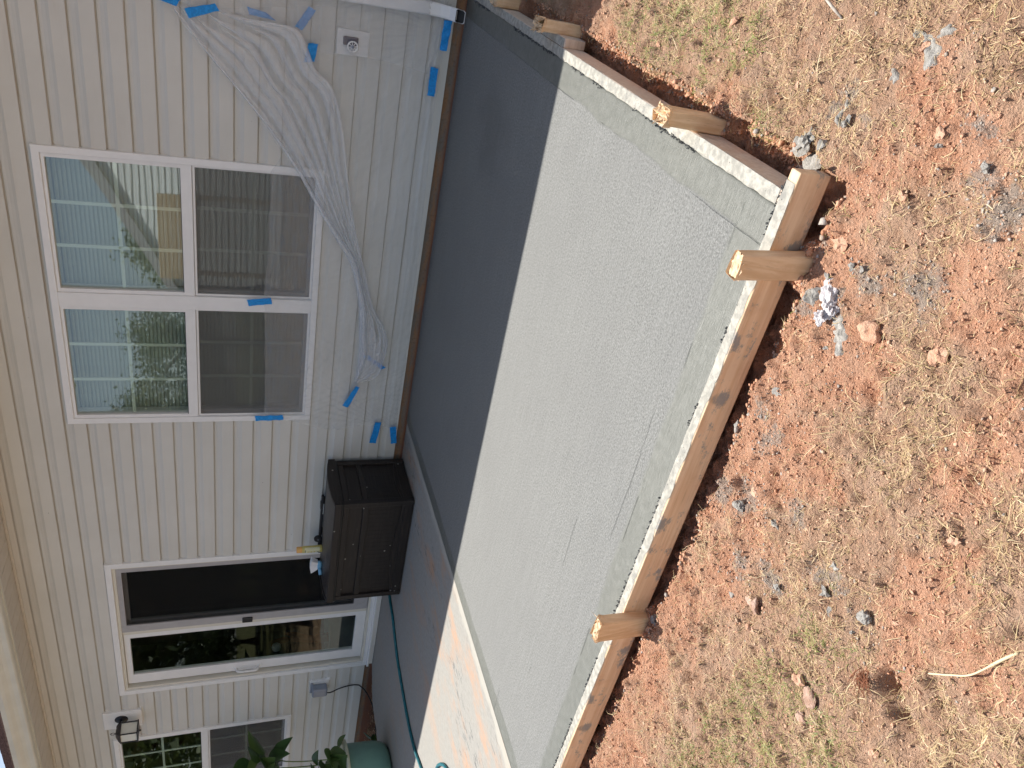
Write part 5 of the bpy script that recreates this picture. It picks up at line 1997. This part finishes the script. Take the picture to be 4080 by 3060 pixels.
sk = wtube('straw_stalk', catmull([(-.95, -4.0, -.085), (-.98, -3.99, -.078), (-1.05, -3.968, -.074), (-1.09, -3.94, -.076), (-1.14, -3.90, -.085)], 8), [.0032] * 12 + [.0020] * 21, M['straw'], None, 6)
me = sk.data
a = me.attributes.new('tint', 'FLOAT', 'POINT')
a.data.foreach_set('value', np.full(len(me.vertices), .95, dtype=np.float32))
tag(sk, 'long pale straw stalk bent across the red clay', 'straw')
sk = wtube('straw_stalk', catmull([(-1.03, -3.47, -.085), (-1.08, -3.45, -.082), (-1.10, -3.47, -.082), (-1.10, -3.51, -.086)], 8), .0022, M['straw'], None, 6)
me = sk.data
a = me.attributes.new('tint', 'FLOAT', 'POINT')
a.data.foreach_set('value', np.full(len(me.vertices), .9, dtype=np.float32))
tag(sk, 'thin curled root lying on the clay', 'root')

# ------------------------------------------------------------------ dry grass, green tufts, crumbs (uncountable)


def strips(name, x, y, length, width, az, lift, curl, tint, mat, segs=4):
    """bent ribbon blades; all arguments are arrays"""
    n = len(x)
    z = lawn_z(x, y)
    V = np.zeros((n, segs + 1, 2, 3), dtype=np.float32)
    px, py, pz = x.copy(), y.copy(), z - .003
    ang = az.copy()
    el = lift.copy()
    st = length / segs
    for k in range(segs + 1):
        w = width * (1 - .75 * (k / segs) ** 1.5) * .5
        ox, oy = -np.sin(ang) * w, np.cos(ang) * w
        V[:, k, 0] = np.stack([px - ox, py - oy, pz], -1)
        V[:, k, 1] = np.stack([px + ox, py + oy, pz + w * .5], -1)
        px = px + np.cos(ang) * np.cos(el) * st
        py = py + np.sin(ang) * np.cos(el) * st
        pz = pz + np.sin(el) * st
        pz = np.maximum(pz, lawn_fast(px, py) + .0015)
        ang = ang + curl / segs
        el = el - (lift * 1.35 + .25) / segs
    idx = np.arange(n * (segs + 1) * 2).reshape(n, segs + 1, 2)
    F = np.stack([idx[:, :-1, 0], idx[:, 1:, 0], idx[:, 1:, 1], idx[:, :-1, 1]], -1).reshape(-1, 4)
    T = np.repeat(tint, (segs + 1) * 2)
    return bulk(name, V.reshape(-1, 3), F, mat, {'tint': T})


def lawn_fast(px, py):
    i = np.clip(((px - gx[0]) / GS), 0, len(gx) - 1.001)
    j = np.clip(((py - gy[0]) / GS), 0, len(gy) - 1.001)
    return GZ[i.astype(int), j.astype(int)]


def sample_lawn(n, seed):
    rs = np.random.default_rng(seed)
    x = rs.uniform(-3.3, .45, n * 3)
    y = rs.uniform(-4.4, -.6, n * 3)
    ok = (y < front_y(x) - .035) | (x > -.425)
    d = np.hypot(x - 0, y + 4.55)
    return x[ok][:n], y[ok][:n], rs


x, y, rs = sample_lawn(300000, 801)
rm, gm = red_mask(x, y), grey_mask(x, y)
patch = fbm(x, y, 6, 810, 3)
fine_ = fbm(x, y, 22, 815, 2)
dens = np.clip(1.02 - 1.0 * rm - .85 * gm, 0.05, 1) * sstep(.28, .56, patch + .06) * sstep(.30, .62, fine_ + .04)
dens = np.maximum(dens, .045)
keep = rs.random(len(x)) < dens * .62
x, y, rm = x[keep], y[keep], rm[keep]
n = len(x)
flow = fbm(x, y, 3.0, 820, 2) * 9
short = rs.random(n)
length = np.where(short < .90, rs.uniform(.008, .028, n), rs.uniform(.03, .075, n))
strw = strips('dry_grass', x, y, length, rs.uniform(.0007, .0018, n), flow + rs.normal(0, 1.1, n), rs.uniform(.0, .95, n) ** 1.1, rs.normal(0, 1.5, n), np.clip(rs.beta(1.3, 1.4, n), 0, 1), M['straw'], 3)
tag(strw, 'dry straw coloured grass matted over the lawn', 'grass', kind='stuff')

x, y, rs = sample_lawn(190000, 802)
gmk = blobs(x, y, GREEN, 840, .06)
keep = rs.random(len(x)) < np.clip(gmk * 1.3 - .10, 0.005, 1) * .85 * sstep(.3, .6, fbm(x, y, 26, 845, 2) + .05)
x, y = x[keep], y[keep]
n = len(x)
gr = strips('green_grass', x, y, rs.uniform(.010, .034, n), rs.uniform(.0009, .0019, n), rs.uniform(0, 6.28, n), rs.uniform(.2, 1.1, n), rs.normal(0, 1.0, n), rs.random(n), M['green'], 3)
tag(gr, 'short green grass blades growing in patches of the lawn', 'grass', kind='stuff')

# soil crumbs: tiny deformed octahedra and icospheres
x, y, rs = sample_lawn(60000, 803)
rm, gm = red_mask(x, y), grey_mask(x, y)
keep = rs.random(len(x)) < np.clip(.06 + .10 * rm + .25 * gm, 0, 1)
x, y, rm, gm = x[keep], y[keep], rm[keep], gm[keep]
# extra crumbs in the trench along the forms
xe = rs.uniform(-3.3, -.42, 2600)
ye = front_y(xe) - rs.uniform(.004, .075, 2600)
ye2 = rs.uniform(-3.0, -.7, 2600)
xe2 = -.455 + rs.uniform(.006, .08, 2600)
x, y = np.concatenate([x, xe, xe2]), np.concatenate([y, ye, ye2])
rm = np.concatenate([rm, np.full(5200, .9)])
gm = np.concatenate([gm, np.full(5200, .1)])
n = len(x)
bmx = bmesh.new()
bmesh.ops.create_icosphere(bmx, subdivisions=1, radius=1.0)
ICV = np.array([q.co[:] for q in bmx.verts])
ICF = np.array([[q.index for q in f.verts] for f in bmx.faces])
bmx.free()
rad_ = np.clip(rs.lognormal(-6.4, .42, n), .0009, .0055)
rad_[-5200:] *= 2.0
z = lawn_z(x, y)
jit = rs.uniform(.6, 1.3, (n, len(ICV), 1))
V = ICV[None] * jit * rad_[:, None, None] * np.stack([rs.uniform(.8, 1.4, n), rs.uniform(.8, 1.3, n), rs.uniform(.55, .9, n)], -1)[:, None]
V = V + np.stack([x, y, z + rad_ * .3], -1)[:, None]
F = (ICF[None] + (np.arange(n) * len(ICV))[:, None, None]).reshape(-1, 3)
tint = np.where(rs.random(n) < np.clip(gm * 1.1 + .06, 0, .9), rs.uniform(.82, 1, n), np.where(rs.random(n) < rm, rs.uniform(0, .5, n), rs.uniform(.35, .78, n)))
cr_ = bulk('soil_crumbs', V.reshape(-1, 3), F, M['crumb'], {'tint': np.repeat(tint, len(ICV))})
tag(cr_, 'small clay crumbs and grit scattered over the ground', 'soil crumbs', kind='stuff')

# fine grit: jittered octahedra
x, y, rs = sample_lawn(150000, 804)
rm, gm = red_mask(x, y), grey_mask(x, y)
keep = rs.random(len(x)) < np.clip(.22 + .45 * rm + .3 * gm, 0, 1) * sstep(.25, .6, fbm(x, y, 19, 846, 3) + .05)
x, y, rm, gm = x[keep], y[keep], rm[keep], gm[keep]
n = len(x)
OCV = np.array([(1, 0, 0), (-1, 0, 0), (0, 1, 0), (0, -1, 0), (0, 0, 1), (0, 0, -1)], dtype=float)
OCF = np.array([(0, 2, 4), (2, 1, 4), (1, 3, 4), (3, 0, 4), (2, 0, 5), (1, 2, 5), (3, 1, 5), (0, 3, 5)])
rad_ = np.clip(rs.lognormal(-6.35, .42, n), .0009, .0045)
z = lawn_z(x, y)
V = OCV[None] * rs.uniform(.5, 1.4, (n, 6, 1)) * rad_[:, None, None] + rs.normal(0, .25, (n, 6, 3)) * rad_[:, None, None]
V = V * np.array([1.2, 1.2, .8]) + np.stack([x, y, z + rad_ * .25], -1)[:, None]
F = (OCF[None] + (np.arange(n) * 6)[:, None, None]).reshape(-1, 3)
tint = np.where(rs.random(n) < np.clip(gm * .9 + .03, 0, .9), rs.uniform(.82, 1, n), np.where(rs.random(n) < rm, rs.uniform(0.05, .5, n), rs.uniform(.4, .78, n)))
gt = bulk('soil_grit', V.reshape(-1, 3), F, M['crumb'], {'tint': np.repeat(tint, 6)})
tag(gt, 'fine clay grit strewn over the bare ground', 'soil grit', kind='stuff')

# fibrous red root clump pulled out beside the hollow
rs = np.random.default_rng(860)
V, F = [], []
for k in range(34):
    a = rs.normal(.9, .45)
    p0 = Vector((-1.288 + .012 * rs.normal(), -3.792 + .008 * rs.normal(), -.082))
    L_ = rs.uniform(.02, .055)
    p1 = p0 + Vector((-math.sin(a) * L_ * .8, -math.cos(a) * L_, .012 * rs.random()))
    pm = p0.lerp(p1, .5) + Vector((.004 * rs.normal(), .004 * rs.normal(), .008 * rs.random()))
    v_, f_ = tube_data([p0, pm, p1], [.0012, .0010, .0006], 4, False)
    b = len(V)
    V += v_
    F += [tuple(b + q for q in f) for f in f_]
rc = wpy('root_clump', V, F, M['driftroot'])
tag(rc, 'fibrous red brown root clump beside a dark hollow in the lawn', 'roots')

# dry roots and litter in the soil strip by the wall
rs = np.random.default_rng(870)
n = 500
x = rs.uniform(-7.4, -6.2, n)
y = rs.uniform(-.55, -.01, n)
V = np.zeros((n, 3, 2, 3))
az = rs.uniform(0, 6.28, n)
px, py, pz = x, y, np.full(n, -.06) + rs.uniform(-.01, .03, n)
for k in range(3):
    w = .0014
    V[:, k, 0] = np.stack([px + np.sin(az) * w, py - np.cos(az) * w, pz], -1)
    V[:, k, 1] = np.stack([px - np.sin(az) * w, py + np.cos(az) * w, pz + .0006], -1)
    px, py, pz = px + np.cos(az) * .03, py + np.sin(az) * .03, pz + rs.uniform(-.004, .008, n)
    py = np.minimum(py, -.004)
    az = az + rs.normal(0, .5, n)
idx = np.arange(n * 6).reshape(n, 3, 2)
F = np.stack([idx[:, :-1, 0], idx[:, 1:, 0], idx[:, 1:, 1], idx[:, :-1, 1]], -1).reshape(-1, 4)
lt = bulk('dry_litter', V.reshape(-1, 3), F, M['straw'], {'tint': np.repeat(rs.uniform(.1, .7, n), 6)})
tag(lt, 'dry roots and straw littering the soil strip by the wall', 'litter', kind='stuff')

# ------------------------------------------------------------------ the yard behind the camera, seen only in the window panes
nb = thing('neighbor_house', 'pale sided gable house mirrored in the near window panes', 'house', (-3.0, -19, -.17))
V, F = [], []
ridge_x, eave_z, ridge_z = 1.0, 2.6, 8.6
xl, xr = -10.5, 12.5
yw = -16.0


def rake_z(x):
    return eave_z + (ridge_z - eave_z) * (1 - abs(x - ridge_x) / (11.5))


for i in range(60):
    z0 = -.1 + i * .15
    z1 = z0 + .15
    hw = 11.5 * (1 - max(0, (z0 - eave_z)) / (ridge_z - eave_z))
    if z0 > ridge_z:
        break
    hw1 = 11.5 * (1 - max(0, (z1 - eave_z)) / (ridge_z - eave_z))
    b = len(V)
    V += [(ridge_x - hw, yw + .02, z0), (ridge_x + hw, yw + .02, z0), (ridge_x + hw1, yw, z1), (ridge_x - hw1, yw, z1), (ridge_x - hw, yw - .01, z0), (ridge_x + hw, yw - .01, z0)]
    F += [(b + 1, b, b + 3, b + 2), (b + 5, b + 4, b, b + 1)]
wpy('wall', V, F, M['nsiding'], nb)
V, F = [], []
for sgn in (-1, 1):
    b = len(V)
    for (x, z) in ((ridge_x + sgn * 12.2, eave_z - .42), (ridge_x, ridge_z + .05)):
        for (yy, dz) in ((yw + .10, 0), (yw + .10, .28), (yw - 9, .28), (yw - 9, 0)):
            V.append((x, yy, z + dz))
    F += [(b, b + 1, b + 5, b + 4), (b + 1, b + 2, b + 6, b + 5), (b + 3, b, b + 4, b + 7), (b, b + 3, b + 2, b + 1)]
wpy('roof', V, F, M['screenframe'], nb)
fs = thing('wooden_screen', 'tan wooden privacy screen mirrored in the upper right window pane', 'screen', (-8.4, -14.6, -.17))
for i in range(6):
    wbox('board', (-9.6, -14.62, 1.95 + i * .15), (-7.4, -14.58, 1.95 + i * .15 + .142), M['fence'], fs, .006)
for xx in (-9.5, -7.5):
    wbox('post', (xx - .05, -14.72, -.17), (xx + .05, -14.625, 2.8), M['fence'], fs)


def tree(x, y, h, r, seed, label):
    rs = np.random.default_rng(seed)
    tr_ = thing('tree', label, 'tree', (x, y, -.17), 'trees at the back of the yard')
    wtube('trunk', [(x, y, -.2), (x + .1, y, h * .3), (x - .05, y + .1, h * .6), (x, y, h * .85)], [.22, .18, .11, .04], M['bark'], tr_, 8)
    for k in range(5):
        a = rs.uniform(0, 6.28)
        zb = h * rs.uniform(.3, .6)
        wtube('limb', [(x, y, zb), (x + math.cos(a) * r * .45, y + math.sin(a) * r * .45, zb + h * .14), (x + math.cos(a) * r * .8, y + math.sin(a) * r * .8, zb + h * .2)], [.08, .05, .02], M['bark'], tr_, 6)
    n = 3800 if r > 2 else 9000
    cl = rs.normal(size=(34, 3))
    cl /= np.linalg.norm(cl, axis=1)[:, None]
    cl *= rs.uniform(.35, 1.0, (34, 1))
    c = cl[rs.integers(34, size=n)] + rs.normal(size=(n, 3)) * .16
    P_ = np.stack([x + c[:, 0] * r, y + c[:, 1] * r, h * .62 + c[:, 2] * h * .38], -1)
    s = rs.uniform(.07, .17, n) if r > 2 else rs.uniform(.03, .075, n)
    a1 = rs.normal(size=(n, 3))
    a1 /= np.linalg.norm(a1, axis=1)[:, None]
    a2 = np.cross(a1, rs.normal(size=(n, 3)))
    a2 /= np.linalg.norm(a2, axis=1)[:, None]
    V = np.stack([P_ - a1 * s[:, None], P_ + a2 * s[:, None] * .6, P_ + a1 * s[:, None], P_ - a2 * s[:, None] * .6], 1).reshape(-1, 3)
    F = np.arange(n * 4).reshape(n, 4)
    o = bulk('crown', V, F, M['treeleaf'] if r > 2 else M['paleleaf'])
    o.parent = tr_
    o.location = -Vector(tr_.location)
    return tr_


TREES = [(-11.3, -20, 4.6, 1.2), (-14.2, -19, 4.3, 1.5), (-16.6, -18, 5.0, 1.8), (-19.5, -17, 7.5, 2.8), (-23.5, -16, 7.5, 3.0), (-27, -19, 9.0, 3.4), (-31, -16, 8.0, 3.2), (-36, -20, 10, 3.6), (-41, -18, 9.0, 3.4), (-29, -25, 12, 4.0),
         (-13.5, -8.5, 7.0, 2.6), (-17.5, -7.5, 7.5, 3.0), (-16.5, -12.5, 7.5, 3.0), (-22, -10.5, 8.0, 3.2), (-12.0, -5.5, 6.5, 2.2), (-27, -11, 8.5, 3.4)] + [(-20 - 3.6 * k, -23.0 - (k % 2), 3.4, 2.4) for k in range(9)]
for i, (x, y, h, r) in enumerate(TREES):
    tree(x, y, h, r, 900 + i, 'leafy yard tree mirrored dark green in the glass')
